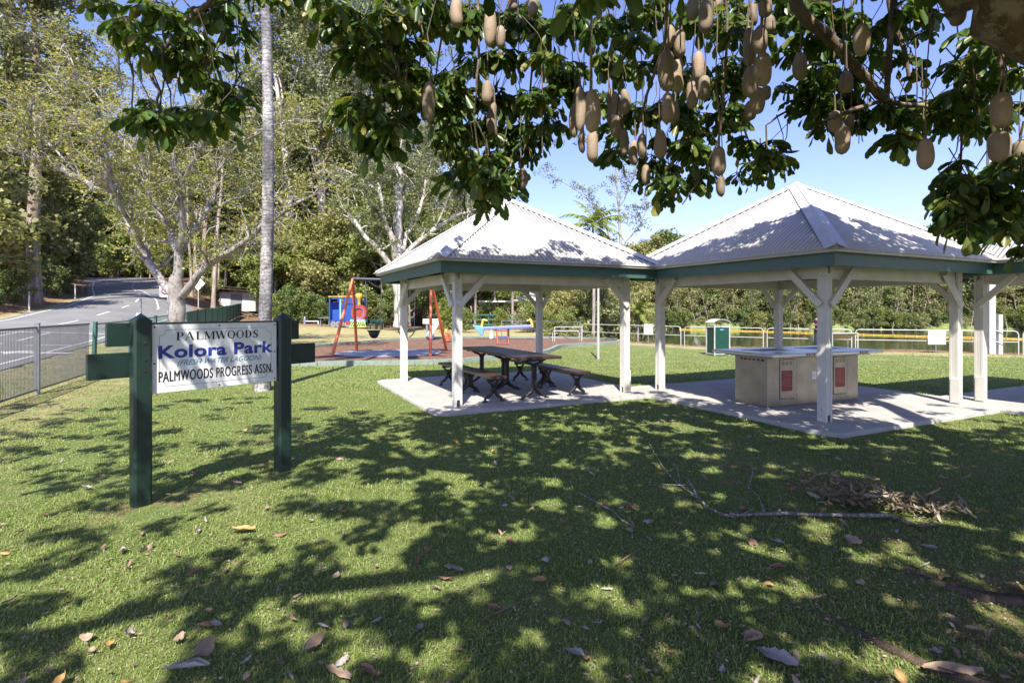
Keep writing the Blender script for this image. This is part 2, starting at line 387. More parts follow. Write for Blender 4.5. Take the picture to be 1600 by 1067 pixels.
# playground bed, soft-fall pad, edging
MULCH = pmat('bark_mulch', (.22,.115,.068), (.085,.043,.027), rough=.95, scale=11, bs=45, bstr=.8, lo=.42, hi=.6, dirt=((.40,.26,.17), 26, .62))
PAD = pmat('softfall_pad', (.30,.31,.335), (.25,.26,.285), rough=.9, scale=20, bs=80, bstr=.2)
TIMB = pmat('pale_green_timber_edge', (.25,.30,.24), (.17,.21,.17), rough=.75, scale=9, bstr=.2)
bed = [(-6.1,14.9),(-4.2,15.4),(-2.0,15.9),(-.6,17.2),(.45,18.2),(1.15,19.2),(1.55,20.6),(1.9,22.4),(2.9,23.6),(4.3,24.6),(5.4,26.2),(4.6,28.8),(2.2,30.2),(-1.5,30.6),(-4.2,28.4),(-6.6,25.4),(-8.2,22),(-8.4,18.5),(-7.6,16)]
def smooth_poly(p, it=2):
    for _ in range(it):
        q = []
        for i in range(len(p)):
            a = p[i]; c = p[(i+1) % len(p)]; q += [(a[0]*.75+c[0]*.25, a[1]*.75+c[1]*.25), (a[0]*.25+c[0]*.75, a[1]*.25+c[1]*.75)]
        p = q
    return p
bed = smooth_poly(bed, 2)
def inpoly(x, y, P):
    x = np.asarray(x, float); y = np.asarray(y, float); c = np.zeros(x.shape, bool); j = len(P)-1
    for i in range(len(P)):
        xi, yi = P[i]; xj, yj = P[j]
        hit = ((yi > y) != (yj > y)) & (x < (xj-xi)*(y-yi)/(yj-yi+1e-12)+xi); c ^= hit; j = i
    return c
def fan(name, P, z, mat, rings=9):
    cx = sum(p[0] for p in P)/len(P); cy = sum(p[1] for p in P)/len(P)
    rows = [[(cx+(p[0]-cx)*k/rings, cy+(p[1]-cy)*k/rings) for p in P+[P[0]]] for k in range(rings+1)]
    return drape(name, rows[::-1], z, mat)
fan('mulch_bed', bed, .045, MULCH, 14)
pad = smooth_poly([(-5.9,18.0),(-4.6,17.4),(-3.2,17.7),(-2.45,18.8),(-2.7,20.6),(-4.4,21.2),(-5.9,20.6),(-6.3,19.2)], 2)
fan('softfall_pad', pad, .07, PAD, 5)
e = MB()
for i in range(len(bed)):
    a = bed[i]; c = bed[(i+1) % len(bed)]
    e.bar((a[0], a[1], gzf(*a)+.05), (c[0], c[1], gzf(*c)+.05), .16, .17)
tag(e.build('timber_edging', TIMB), 'pale green timber edging curving round the brown mulch playground bed', 'edging')
# water
m, n, b, o = newmat('lagoon_water'); tc = NN(n, 'ShaderNodeTexCoord')
b.inputs['Base Color'].default_value = (.045,.05,.028,1); b.inputs['Roughness'].default_value = .06; b.inputs['Specular IOR Level'].default_value = .6
mp = NN(n, 'ShaderNodeMapping'); mp.inputs['Scale'].default_value = (1.2, .5, 1); n.links.new(tc.outputs['Object'], mp.inputs[0])
t = noise(n, 3, 4, .6, vec=mp.outputs[0]); bump(n, b, t.outputs[0], .12, .03)
me = np_mesh('water', [(0,16,-.8),(260,8,-.8),(260,90,-.8),(0,90,-.8)], [(0,1,2,3)], m)
tag(link('water', me, None), kind='structure')
# ------------------------------------------------------------------ picnic shelters
A = 2.155; PZ = 1.67; SZ = .05; RISE = 1.44
PAV = [(-.11, 11.0, .452), (5.10, 9.76, .452), (10.15, 8.42, .452)]
def roof_side(rot):
    V = []; step = .0127*1.5; xs = np.arange(-A-.01, A+.0101, step)
    for x in xs:
        wv = .013*math.cos(2*math.pi*x/.0762*1.0)
        hx = min(abs(x), A)
        zt = 2.405+RISE*(1-hx/A)
        for (yy, zz) in ((-A-.025, 2.405-.016), (-hx, zt)):
            c, s_ = math.cos(rot), math.sin(rot)
            V.append((c*x-s_*yy, s_*x+c*yy, zz+wv))
    n_ = len(xs); F = [(2*i, 2*i+2, 2*i+3, 2*i+1) for i in range(n_-1)]
    return V, F
def shelter_proto():
    t = thing('picnic_shelter', '', 'shelter')
    V = []; F = []
    for k in range(4):
        v, f = roof_side(k*math.pi/2); o_ = len(V); V += v; F += [tuple(i+o_ for i in q) for q in f]
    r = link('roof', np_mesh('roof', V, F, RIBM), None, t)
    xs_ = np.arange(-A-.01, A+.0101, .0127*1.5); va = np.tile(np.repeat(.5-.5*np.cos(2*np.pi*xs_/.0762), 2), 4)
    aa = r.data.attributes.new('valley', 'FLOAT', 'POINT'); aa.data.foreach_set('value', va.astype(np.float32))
    so_ = r.modifiers.new('solid', 'SOLIDIFY'); so_.thickness = .004; so_.offset = 1
    cap = MB()
    for k in range(4):
        R = Matrix.Rotation(k*math.pi/2, 3, 'Z')
        p0 = Vector((-A-.01, -A-.01, 2.407)); p1 = Vector((0, 0, 2.407+RISE))
        for sgn in (-1, 1):
            e1 = Vector((1, 0, 0)) if sgn > 0 else Vector((0, 1, 0))
            n1 = Vector((0, -RISE, A)).normalized() if sgn > 0 else Vector((-RISE, 0, A)).normalized()
            # inner line moved off the hip along the slope
            off = e1*.17
            inner0 = p0 + off; inner1 = p1 - Vector((0,0,0)) 
            d = (p1-p0).normalized(); side = (off - d*off.dot(d)); side = (side - n1*side.dot(n1)).normalized()*.15
            a0 = p0; b0 = p0+side*.9; a1 = p1; b1 = p1+side*.9-d*.12
            lift = n1*.014
            vs = [R@(q+lift) for q in (a0, b0, b1, a1)] + [R@(q+lift*1.5) for q in (a0, b0, b1, a1)]
            cap.add(vs, [(0,1,2,3),(4,7,6,5),(0,4,5,1),(1,5,6,2)])
        cap.tube([R@(p0+Vector((0,0,.02))), R@(p1+Vector((0,0,.015)))], .021, 8)
    cap.lathe([(.07,2.425+RISE-.05),(.06,2.43+RISE),(.0,2.445+RISE)], n=10)
    cap.build('ridge_capping', GUTM if False else ROOFM, r)
    # roofing screws
    sc_ = MB()
    for k in range(4):
        R = Matrix.Rotation(k*math.pi/2, 3, 'Z')
        for yy in (-2.02, -1.35, -.7):
            for x in np.arange(-abs(yy)+.12, abs(yy)-.1, .1524):
                x = round(x/.0762)*.0762
                zz = 2.405+RISE*(1-abs(yy)/A)+.0095
                c = R@Vector((x, yy, zz)); sc_.box(c, (.013, .013, .012))
    sc_.build('screws', GALV, r)
    g = MB(); g.ring(2.165, 2.06, 2.335, 2.385); g.ring(2.175, 2.150, 2.3855, 2.405)
    for k in range(4):
        R = Matrix.Rotation(k*math.pi/2, 3, 'Z'); g.tube([R@Vector((-2.17,-2.17,2.385)), R@Vector((2.17,-2.17,2.385))], .017, 8)
    g.build('gutter', GUTM, t, bevel=.008)
    MB().ring(2.085, 2.055, 2.165, 2.333).build('fascia', GREENP, t, bevel=.003)
    MB().ring(2.052, 1.60, 2.31, 2.325) if False else None
    bm_ = MB(); bm_.ring(PZ+.022, PZ-.025, 2.03, 2.21); bm_.build('perimeter_beam', WHITEP, t, bevel=.003)
    for k in range(4):
        R = Matrix.Rotation(k*math.pi/2, 3, 'Z')
        px, py = -PZ, -PZ
        p = MB()
        # post of two boards and a core, core stops short of the slab on a steel stub
        p.box((px-.0, py, (SZ+.10+2.1)/2), (.056, .13, 2.0-SZ+.0)); 
        p.box((px-.047, py, (SZ+2.25)/2), (.036, .136, 2.25-SZ)); p.box((px+.047, py, (SZ+2.25)/2+.0), (.036, .136, 2.25-SZ))
        q = MB(); q.add([R@Vector(v) for v in p.v], p.f); po = q.build('post', WHITEP, t, bevel=.004)
        st = MB(); c = R@Vector((px, py, 0)); st.box((c.x, c.y, SZ+.05), (.05, .11, .1), rz=k*math.pi/2); st.build('steel_stub', DARKM, po)
        bo = MB()
        for zz in (SZ+.09, SZ+.17, 1.70, 2.06):
            a = R@Vector((px-.075, py, zz)); b_ = R@Vector((px+.075, py, zz)); bo.tube([a, b_], .008, 6)
        bo.build('bolt', GALV, po)
        for ax in (0, 1):
            if ax == 0: a = Vector((px+.0, py-.09, 1.66)); b_ = Vector((px+.50, py-.09, 2.17))
            else: a = Vector((px-.09, py+.0, 1.66)); b_ = Vector((px-.09, py+.50, 2.17))
            mb = MB(); mb.bar(R@a, R@b_, .095, .045, up=R@Vector((0, -1, 0) if ax == 0 else (-1, 0, 0)))
            mb.build('brace', WHITEP, t, bevel=.003)
        # hip rafter and commons
        h = MB(); h.bar(R@Vector((-2.04,-2.04,2.38)), R@Vector((-.03,-.03,2.36+RISE-.02)), .04, .10); h.build('rafter', WHITEP, t)
        for x in (-1.2, -.6, 0.0, .6, 1.2):
            e0 = R@Vector((x, -2.05, 2.40)); zt = 2.38+RISE*(1-abs(x)/A)-.05
            e1 = R@Vector((x, -max(abs(x), .04), zt)); h = MB(); h.bar(e0, e1, .04, .09); h.build('rafter', WHITEP, t)
    return t
P0 = shelter_proto()
PAVO = []
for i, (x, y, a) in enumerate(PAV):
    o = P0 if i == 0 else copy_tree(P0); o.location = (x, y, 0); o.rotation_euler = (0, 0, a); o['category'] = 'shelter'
    o['label'] = ['white hip-roofed picnic shelter with green fascia standing over the dark picnic table and benches',
                  'white hip-roofed shelter with green fascia standing over the stainless steel barbecue',
                  'cream shelter with green fascia cut off by the right edge beyond the barbecue shelter'][i]
    o['group'] = 'white roofed picnic shelters'; PAVO.append(o)
def pavpt(i, x, y, z=0):
    cx, cy, a = PAV[i]; return Vector((cx+x*math.cos(a)-y*math.sin(a), cy+x*math.sin(a)+y*math.cos(a), z))
# patch boards screwed to two posts
for i, (lx, ly, sx, nm) in enumerate(((PZ, -PZ, 1, 0), (PZ, -PZ, -1, 1), (-PZ, PZ, -1, 2))):
    k = (0, 1, 2)[i]; cx, cy, a = PAV[k]
    mb = MB(); mb.box((lx+(-.085 if sx < 0 else .0), ly-(.09 if sx > 0 else .03), SZ+.22), (.12 if sx > 0 else .03, .025 if sx > 0 else .13, .40)); mb.build('patch_board', WHITEP, PAVO[k], bevel=.003)
# slabs (ragged edge, real thickness)
def slab(i, hx, hy, z, name, extra=.02):
    P = []; r_ = random.Random(5+i)
    cr = [(-hx,-hy),(hx,-hy),(hx,hy),(-hx,hy)]
    for k in range(4):
        a = Vector(cr[k]); c = Vector(cr[(k+1) % 4]); n_ = 40
        for j in range(n_):
            f = j/n_; p = a.lerp(c, f)
            dcor = min(f, 1-f)*n_
            if dcor < 2: p *= (.985 if dcor >= 1 else .965)
            p = p*(1+extra*(r_.random()-.5)*.5); q = pavpt(i, p.x, p.y); P.append((q.x, q.y))
    mb = MB(); n_ = len(P); c = pavpt(i, 0, 0)
    low = [((x-c.x)*(1.012+.012*r_.random())+c.x, (y-c.y)*(1.012+.012*r_.random())+c.y) for x, y in P]
    vs = [(x, y, -.15) for x, y in low] + [(x, y, z-.012) for x, y in P] + [((x-c.x)*.993+c.x, (y-c.y)*.993+c.y, z) for x, y in P]
    fs = [(k, (k+1) % n_, n_+(k+1) % n_, n_+k) for k in range(n_)] + [(n_+k, n_+(k+1) % n_, 2*n_+(k+1) % n_, 2*n_+k) for k in range(n_)] + [tuple(range(2*n_, 3*n_))]
    mb.add(vs, fs); tag(mb.build(name, CONC), kind='structure')
slab(0, 2.18, 2.18, SZ, 'pavement'); slab(1, 2.30, 2.26, SZ+.006, 'pavement'); slab(2, 2.3, 2.3, SZ+.001, 'pavement')

# ------------------------------------------------------------------ picnic table and benches
dirv = Vector((.4352, -.9003)); TA = math.atan2(dirv.y, dirv.x)
def pedestal(mb, x, h, foot, top):
    """cast iron leg in the local YZ plane"""
    mb.box((x, -.024, h/2+.05), (.05, .032, h-.22)); mb.box((x, .024, h/2+.05), (.05, .032, h-.22))
    mb.box((x, 0, .17), (.05, .075, .05)); mb.box((x, 0, h-.12), (.05, .075, .05))
    for s_ in (-1, 1):
        mb.tube([(x, s_*.02, .20), (x, s_*.06, .12), (x, s_*.15, .06), (x, s_*(foot-.03), .03)], [.034,.032,.026,.022], 7)
        mb.box((x, s_*(foot-.02), .012), (.05, .07, .024))
        mb.tube([(x, s_*.015, h-.15), (x, s_*.05, h-.07), (x, s_*(top-.04), h-.025)], [.030,.026,.018], 7)
    mb.box((x, 0, h-.012), (.045, top*2, .022))
def planked(name, label, cat, c, L, W, h, nb, foot, top, legs, grp=None):
    t = thing(name, label, cat, (c[0], c[1], SZ), TA, grp)
    mb = MB(); pw = W/nb
    for k in range(nb):
        y = -W/2+pw*(k+.5); sh = 0
        mb.box((0, y, h-.0225), (L, pw-.008, .045))
    for x in legs: mb.box((x, 0, h-.06), (.06, W*.86, .028))
    mb.build('top' if 'table' in name else 'seat', WOODT, t, bevel=.006)
    for x in legs:
        q = MB(); pedestal(q, x, h-.075, foot, top); q.build('leg', BLACK, t)
    return t
TC = (-.13, 10.52)
planked('picnic_table', 'long dark timber picnic table on black iron pedestals under the left shelter', 'picnic table', TC, 2.95, .78, .75, 5, .27, .22, (-1.18, -.07, .07, 1.18))
nx_, ny_ = -dirv.y, dirv.x      # (0.9, .435)
planked('bench', 'brown plank bench on the near side of the dark picnic table', 'bench', (TC[0]-.76*nx_, TC[1]-.76*ny_), 2.75, .30, .45, 3, .18, .13, (-1.15, -.07, .07, 1.15), 'benches at the picnic table')
planked('bench', 'dark plank bench on the far lawn side of the picnic table', 'bench', (TC[0]+.84*nx_+.05, TC[1]+.84*ny_), 2.75, .30, .45, 3, .18, .13, (-1.15, -.07, .07, 1.15), 'benches at the picnic table')

# ------------------------------------------------------------------ barbecue
bq = thing('barbecue', 'stainless steel double barbecue with red labels on its doors under the right shelter', 'barbecue', (4.86, 9.27, SZ), .40)
bb = MB(); bb.box((0, 0, .40), (2.12, .66, .78)); body = bb.build('body', STEEL, bq, bevel=.006)
MB().box((0, 0, .012), (2.08, .62, .024)).build('plinth', DARKM, bq)
tp = MB()
tp.box((0, 0, .845), (2.56, 1.25, .05)); top = tp.build('worktop', STEELTOP, bq, bevel=.012)
MB().box((0, 0, .805), (2.3, .95, .028)).build('worktop_frame', GREYM, bq)
for s_ in (-1, 1):
    hp = MB(); hp.ring(.34, .31, .8705, .880, .24, .21); ho = hp.build('hotplate', STEELTOP, bq); ho.location = (s_*.62, .05, 0)
    pl = MB(); pl.box((s_*.62, .05, .8715), (.60, .40, .003)); pl.build('cooking_plate', DARKM, bq)
    x = s_*.62-.02
    d = MB(); d.box((x, -.3345, .44), (.30, .008, .62)); dr = d.build('door', STEEL, bq, bevel=.003)
    fr = MB()
    for a, b_, c_, e_ in ((x, .755, .31, .004), (x, .125, .31, .004)): fr.box((a, -.3315, b_), (c_, .003, e_*2))
    for a in (-.155, .155): fr.box((x+a, -.3315, .44), (.008, .003, .64))
    fr.build('door_gap', DARKM, bq)
    for i in range(3):
        v = MB()
        for j in range(5): v.box((x-.085+i*.085, -.3392, .665+j*.014), (.055, .0025, .006))
        v.build('vent', DARKM, dr)
    lb = MB(); lb.box((x, -.3395, .41), (.24, .003, .33)); lo = lb.build('label', REDL, dr)
    ln = MB()
    for j in range(9): ln.box((x+(.01 if j % 3 else 0), -.3415, .54-j*.027), (.15+.04*((j*7) % 3)/3, .0015, .006))
    ln.box((x-.095, -.3415, .40), (.02, .0015, .02)); ln.box((x-.095, -.3415, .36), (.02, .0015, .02)); ln.box((x-.1, -.3415, .265), (.018, .0015, .018))
    ln.build('label_print', pmat('faded_print', (.52,.12,.12), rough=.5, bstr=0), lo)
    kk = MB(); kk.tube([(x, -.335, .80), (x, -.352, .80)], .014, 10); kk.build('button', STEELTOP, bq)
    sl_ = MB(); sl_.box((x+.18, -.6265, .845), (.20, .003, .034)); s0 = sl_.build('label', REDL, bq)
    wp = MB(); wp.box((x+.12, -.6285, .845), (.018, .0015, .016)); wp.box((x+.195, -.6285, .85), (.10, .0015, .005)); wp.box((x+.195, -.6285, .84), (.08, .0015, .004)); wp.build('label_print', SIGNW, s0)
nb = MB(); nb.box((-.02, -.3325, .47), (.105, .004, .12)); no_ = nb.build('notice', SIGNW, bq)
nl = MB(); 
for j in range(5): nl.box((-.02, -.3352, .50-j*.015), (.07, .0012, .004))
nl.build('notice_print', GREYM, no_)
vs_ = MB()
for i in range(6): vs_.box((-1.0615, -.24+i*.085, .745), (.004, .05, .03))
vs_.build('side_vent', DARKM, bq)
seam = MB()
for x in (-.80, -.42, .42, .80): seam.box((x, -.3305, .40), (.003, .002, .76))
seam.build('panel_seam', GREYM, bq)

# ------------------------------------------------------------------ park sign
PL = Vector((-3.05, 4.47, 0)); PR = Vector((-2.285, 5.42, 0)); sd = (PR-PL).normalized(); SA = math.atan2(sd.y, sd.x); SL = (PR-PL).length
sg = thing('park_sign', 'white park name board between two dark green posts on the lawn', 'sign', PL, SA)
def spost(x, nm='post'):
    mb = MB(); w_ = .066; c_ = .017
    oct_ = [(-w_,-w_+c_),(-w_+c_,-w_),(w_-c_,-w_),(w_,-w_+c_),(w_,w_-c_),(w_-c_,w_),(-w_+c_,w_),(-w_,w_-c_)]
    n_ = 8; vs = [(x+a, b, -.1) for a, b in oct_] + [(x+a, b, 1.51) for a, b in oct_] + [(x, 0, 1.572)]
    fs = [(k, (k+1) % n_, n_+(k+1) % n_, n_+k) for k in range(n_)] + [(n_+k, n_+(k+1) % n_, 2*n_) for k in range(n_)]
    mb.add(vs, fs); po = mb.build(nm, DGREEN, sg)
    bt = MB()
    for z in (1.42, 1.33, 1.19, 1.10):
        bt.tube([(x+.01, -.064, z), (x+.01, -.0705, z)], .013, 10); 
    bt.build('bolt', DARKM, po)
spost(0); spost(SL)
pk = MB(); pk.box((SL/2+.0, .092, 1.395), (SL+.43, .045, .19)); pk.build('back_board', DGREEN, sg, bevel=.004)
pk = MB(); pk.box((SL/2+.03, .092, 1.145), (SL+.74, .045, .205)); pk.build('back_board', DGREEN, sg, bevel=.004)
BW = SL-.135-.012; BX0 = .0675+.004; BZ0 = .90; BZ1 = 1.478
bd = MB(); bd.box((BX0+BW/2, -.012, (BZ0+BZ1)/2), (BW, .022, BZ1-BZ0)); board = bd.build('name_board', SIGNW, sg, bevel=.002)
tr = MB(); tr.box((BX0+BW/2, -.010, BZ1+.004), (BW+.004, .03, .008)); tr.build('top_trim', DARKM, sg)
FY = -.0237
def flat(polys, mat, name, parent, y=FY):
    mb = MB()
    for p in polys: 
        n_ = len(p); mb.add([(a, y, b_) for a, b_ in p], [tuple(range(n_))])
    return mb.build(name, mat, parent)
def stroke(p, q, w_):
    a = Vector(p); b_ = Vector(q); d = (b_-a).normalized(); nn_ = Vector((-d.y, d.x))*w_/2
    return [tuple(a-nn_), tuple(b_-nn_), tuple(b_+nn_), tuple(a+nn_)]
# border with scooped corners
bp = []; mx_, mz_ = .055, .05; x0, x1, z0, z1 = BX0+mx_, BX0+BW-mx_, BZ0+mz_, BZ1-mz_; rc = .05
for s_, (cx, cz, a0) in enumerate(((x0, z0, 90), (x1, z0, 180), (x1, z1, 270), (x0, z1, 0))):
    sq = [(cx + rc*math.cos(math.radians(t_)), cz + rc*math.sin(math.radians(t_))) for t_ in [a0 - 0, a0-15, a0-30, a0-45, a0-60, a0-75, a0-90]]
    if s_ == 1: sq = [(cx + rc*math.cos(math.radians(t_)), cz + rc*math.sin(math.radians(t_))) for t_ in range(180, 89, -15)]
    if s_ == 2: sq = [(cx + rc*math.cos(math.radians(t_)), cz + rc*math.sin(math.radians(t_))) for t_ in range(270, 179, -15)]
    if s_ == 3: sq = [(cx + rc*math.cos(math.radians(t_)), cz + rc*math.sin(math.radians(t_))) for t_ in range(0, -91, -15)]
    bp.append(sq)
pts = bp[0] + bp[1] + bp[2] + bp[3]
flat([stroke(pts[i], pts[(i+1) % len(pts)], .003) for i in range(len(pts))], pmat('border_line', (.08,.12,.22), rough=.5, bstr=0), 'border_line', board)
scw = MB()
for a, b_ in ((BX0+.02, BZ1-.025), (BX0+BW-.02, BZ1-.025), (BX0+BW/2, BZ1-.022), (BX0+BW/2, BZ0+.02), (BX0+.02, (BZ0+BZ1)/2-.04), (BX0+BW-.02, (BZ0+BZ1)/2-.0), (BX0+BW-.02, BZ0+.03)):
    scw.tube([(a, -.0225, b_), (a, -.0255, b_)], .0075, 8)
scw.build('screws', DARKM, board)
def text(body, x, z, width, height, mat, name, parent, shear=0, off=0, y=FY-.0004, space=1.0, bold=0):
    cu = bpy.data.curves.new('txt', 'FONT'); cu.body = body; cu.shear = shear; cu.offset = off; cu.space_character = space; cu.fill_mode = 'BOTH'
    ob = bpy.data.objects.new('txt', cu); COL.objects.link(ob)
    dg = bpy.context.evaluated_depsgraph_get(); me = bpy.data.meshes.new_from_object(ob.evaluated_get(dg))
    bpy.data.objects.remove(ob)
    co = np.zeros(len(me.vertices)*3, np.float32); me.vertices.foreach_get('co', co); co = co.reshape(-1, 3)
    mn = co.min(0); mx = co.max(0); cx = (co[:,0]-mn[0])/(mx[0]-mn[0]); cy = (co[:,1]-mn[1])/(mx[1]-mn[1])
    out = np.stack([x+cx*width, np.full(len(co), y), z+cy*height], -1).astype(np.float32)
    me.vertices.foreach_set('co', out.ravel()); me.update(); me.materials.clear()
    if bold:
        ps = [tuple(p.vertices) for p in me.polygons]; V_ = []; F_ = []
        for k, (bx_, bz_) in enumerate(((-bold,0),(bold,0),(0,bold*.6),(0,-bold*.6),(0,0))):
            o_ = len(V_); V_ += [(a+bx_, b_-k*.00005, c+bz_) for a, b_, c in out.tolist()]; F_ += [tuple(i+o_ for i in q) for q in ps]
        me = bpy.data.meshes.new(name); me.from_pydata(V_, [], F_); me.update()
    return link(name, me, mat, parent)
cxm = BX0+BW/2
# serif lettering built stroke by stroke
def serif_word(word, x, z, width, h, mat, name, parent):
    T = .20; t_ = .055
    polys = []; pen = 0
    def S(a, b_, w_): polys.append([(pen+p[0], p[1]) for p in stroke(a, b_, w_)])
    def serif(cx, yy, w_=.34): polys.append([(pen+cx-w_/2, yy-.028), (pen+cx+w_/2, yy-.028), (pen+cx+w_/2, yy+.028), (pen+cx-w_/2, yy+.028)])
    def arc(cx, cy, rx, ry, a0, a1, thick, n_=14):
        prev = None
        for i in range(n_+1):
            a = math.radians(a0+(a1-a0)*i/n_); k = thick(a) if callable(thick) else thick
            o_ = (pen+cx+rx*math.cos(a), cy+ry*math.sin(a)); i_ = (pen+cx+(rx-k)*math.cos(a), cy+(ry-min(k, t_*1.3))*math.sin(a))
            if prev: polys.append([prev[0], o_, i_, prev[1]])
            prev = (o_, i_)
    tk = lambda a: t_ + (T-t_)*abs(math.cos(a))**1.5
    for ch in word:
        if ch == 'P': S((.2,0),(.2,1),T); serif(.2,.03); serif(.16,.97,.3); arc(.38,.72,.36,.28,-90,90,tk); S((.2,.98),(.4,.98),t_); S((.2,.46),(.4,.46),t_); adv = .88
        elif ch == 'A': S((.08,.0),(.42,1),t_); S((.42,1),(.80,.0),T*.95); S((.2,.33),(.66,.33),t_); serif(.08,.03,.26); serif(.80,.03,.34); adv = 1.06
        elif ch == 'L': S((.2,0),(.2,1),T); serif(.2,.97); S((.1,.03),(.72,.03),t_); S((.72,.0),(.74,.30),t_); adv = .86
        elif ch == 'M': S((.14,0),(.14,1),t_); S((.16,1),(.52,.08),T*.9); S((.52,.06),(.90,1),t_); S((.96,0),(.96,1),T*.95); serif(.14,.03,.26); serif(.96,.03); serif(.12,.97,.22); serif(.98,.97,.26); adv = 1.2
        elif ch == 'W': S((.08,1),(.36,.0),T*.9); S((.36,.0),(.62,1),t_); S((.58,1),(.86,.0),T*.9); S((.86,0),(1.12,1),t_); serif(.06,.97,.3); serif(.58,.97,.28); serif(1.14,.97,.24); adv = 1.22
        elif ch == 'O': arc(.47,.5,.44,.52,0,360,tk,32); adv = .99
        elif ch == 'D': S((.2,0),(.2,1),T); serif(.14,.03,.26); serif(.14,.97,.26); arc(.34,.5,.46,.5,-90,90,tk); S((.2,.975),(.36,.975),t_); S((.2,.025),(.36,.025),t_); adv = .92
        elif ch == 'S':
            arc(.36,.74,.27,.27,30,205,lambda a: T*.7*abs(math.cos(a))**.8+t_); S((.14,.64),(.58,.36),T*.95); arc(.36,.26,.29,.27,-150,25,lambda a: T*.7*abs(math.cos(a))**.8+t_); S((.60,.72),(.60,.96),t_); S((.09,.06),(.09,.30),t_); adv = .74
        pen += adv
    sx = width/pen
    mb = MB()
    for i, p in enumerate(polys): 
        yy = FY-.0003-(i % 5)*.00003
        mb.add([(x+a*sx, yy, z+b_*h) for a, b_ in p], [tuple(range(len(p)))])
    return mb.build(name, mat, parent)
serif_word('PALMWOODS', cxm-.355, 1.335, .715, .072, INK, 'lettering', board)
text('Kolora Park', cxm-.49, 1.185, .99, .112, INKB, 'lettering', board, off=.035, space=1.06)
text('(FRESH WATER LAGOON)', cxm-.345, 1.105, .73, .062, INKL, 'lettering', board, shear=.42, off=.008)
text('PALMWOODS PROGRESS ASSN.', cxm-.485, .99, .98, .088, INK, 'lettering', board, bold=.0022, space=1.1)
# ------------------------------------------------------------------ fences along the road
def fpt(Y, off=0): return Vector((fence_x(Y)+off, Y, gzf(fence_x(Y), Y)))
FGREY = pmat('fence_grey', (.15,.15,.155), (.10,.10,.105), rough=.5, metal=.3, bstr=0)
mesh_f = thing('metal_fence', 'grey steel rod fence on the grass verge beside the road at left', 'fence', fpt(9))
def rel(t, p): return Vector(p) - t.location
def rodpanel(t, a, b, h, mat, gap=.055, rr=.0034):
    a = Vector(a); b = Vector(b); L = (b-a).length; d = (b-a)/L
    mb = MB(); z = Vector((0, 0, 1))
    mb.bar(a+z*(h-.02), b+z*(h-.02), .022, .03); mb.bar(a+z*.09, b+z*.09, .022, .03)
    k = int(L/gap)
    for i in range(1, k):
        p = a+d*(i*L/k); mb.tube([p+z*.09, p+z*h], rr*1.7, 4, cap=False, smooth=False)
    return mb.build('rod_panel', mat, t)
ys = [4.9, 7.5, 10.25, 13.0]
for i in range(len(ys)-1):
    rodpanel(mesh_f, rel(mesh_f, fpt(ys[i])), rel(mesh_f, fpt(ys[i+1])), 1.28, FGREY)
for y in ys[:-1]:
    p = rel(mesh_f, fpt(y)); q = MB(); q.box(p+Vector((0,0,.64)), (.07, .07, 1.38), rz=.35); q.box(p+Vector((0,0,1.335)), (.078,.078,.016), rz=.35); q.build('post', GALV, mesh_f)
gf = thing('green_mesh_fence', 'green framed mesh fence bending away behind the park sign', 'fence', fpt(13))
ys = [13.05, 16.2, 19.4, 22.6, 25.8]
GM = pmat('green_wire', (.08,.17,.13), rough=.5, bstr=0)
for i in range(len(ys)-1):
    rodpanel(gf, rel(gf, fpt(ys[i], .08)), rel(gf, fpt(ys[i+1], .08)), 1.27, GM, gap=.085, rr=.0022)
for i, y in enumerate(ys):
    p = rel(gf, fpt(y, .08)); q = MB(); tilt = .0 if i else .05
    q.bar(p, p+Vector((tilt, 0, 1.31)), .07, .07, up=(0,1,0)); q.build('post', MIDG, gf)
sf = thing('green_panel_fence', 'solid green corrugated panel fence far along the road behind the pale tree', 'fence', fpt(26))
y = 26.0
while y < 57:
    a = rel(sf, fpt(y, .08)); b = rel(sf, fpt(y+2.9, .08)); L = (b-a).length; d = (b-a)/L; nn_ = Vector((d.y, -d.x, 0)).normalized()
    vs = []; k = 30
    for i in range(k+1):
        o_ = .018 if (i//2) % 2 else -.018
        p = a+d*(L*i/k)+nn_*o_; vs += [p+Vector((0,0,.08)), p+Vector((0,0,1.3))]
    mb = MB(); mb.add(vs, [(2*i, 2*i+2, 2*i+3, 2*i+1) for i in range(k)]); mb.bar(a+Vector((0,0,1.3)), b+Vector((0,0,1.3)), .06, .04); mb.bar(a+Vector((0,0,.08)), b+Vector((0,0,.08)), .06, .04)
    mb.build('panel', MIDG, sf)
    q = MB(); q.box(b+Vector((0,0,.68)), (.09,.09,1.38)); q.build('post', MIDG, sf); y += 2.9
# ------------------------------------------------------------------ lagoon rail fence of pipe hoops
lf = thing('pipe_fence', 'low white pipe rail fence of rounded hoops along the lagoon edge', 'fence', (7, 24.6, 0))
def hoop(t, xa, xb, h=.84):
    a = Vector((xa, float(fenceY(xa)), 0)) - t.location; b = Vector((xb, float(fenceY(xb)), 0)) - t.location; d = (b-a).normalized()*.12; z = Vector((0,0,1))
    mb = MB(); mb.tube([a-z*.1, a+z*(h-.12), a+z*(h-.035)+d*.3, a+z*h+d, b+z*h-d, b+z*(h-.035)-d*.3, b+z*(h-.12), b-z*.1], .019, 6)
    mb.tube([a+z*.45, b+z*.45], .015, 6); mb.build('hoop', WPIPE, t)
xx = [3.6, 7.62, 10.35, 13.05, 17.9, 22.5, 27]
for i in range(len(xx)-1): hoop(lf, xx[i]+.06, xx[i+1]-.06)
wf = thing('wire_fence', 'thin grey post and wire fence by the bushes left of the lagoon', 'fence', (2, 29, 0))
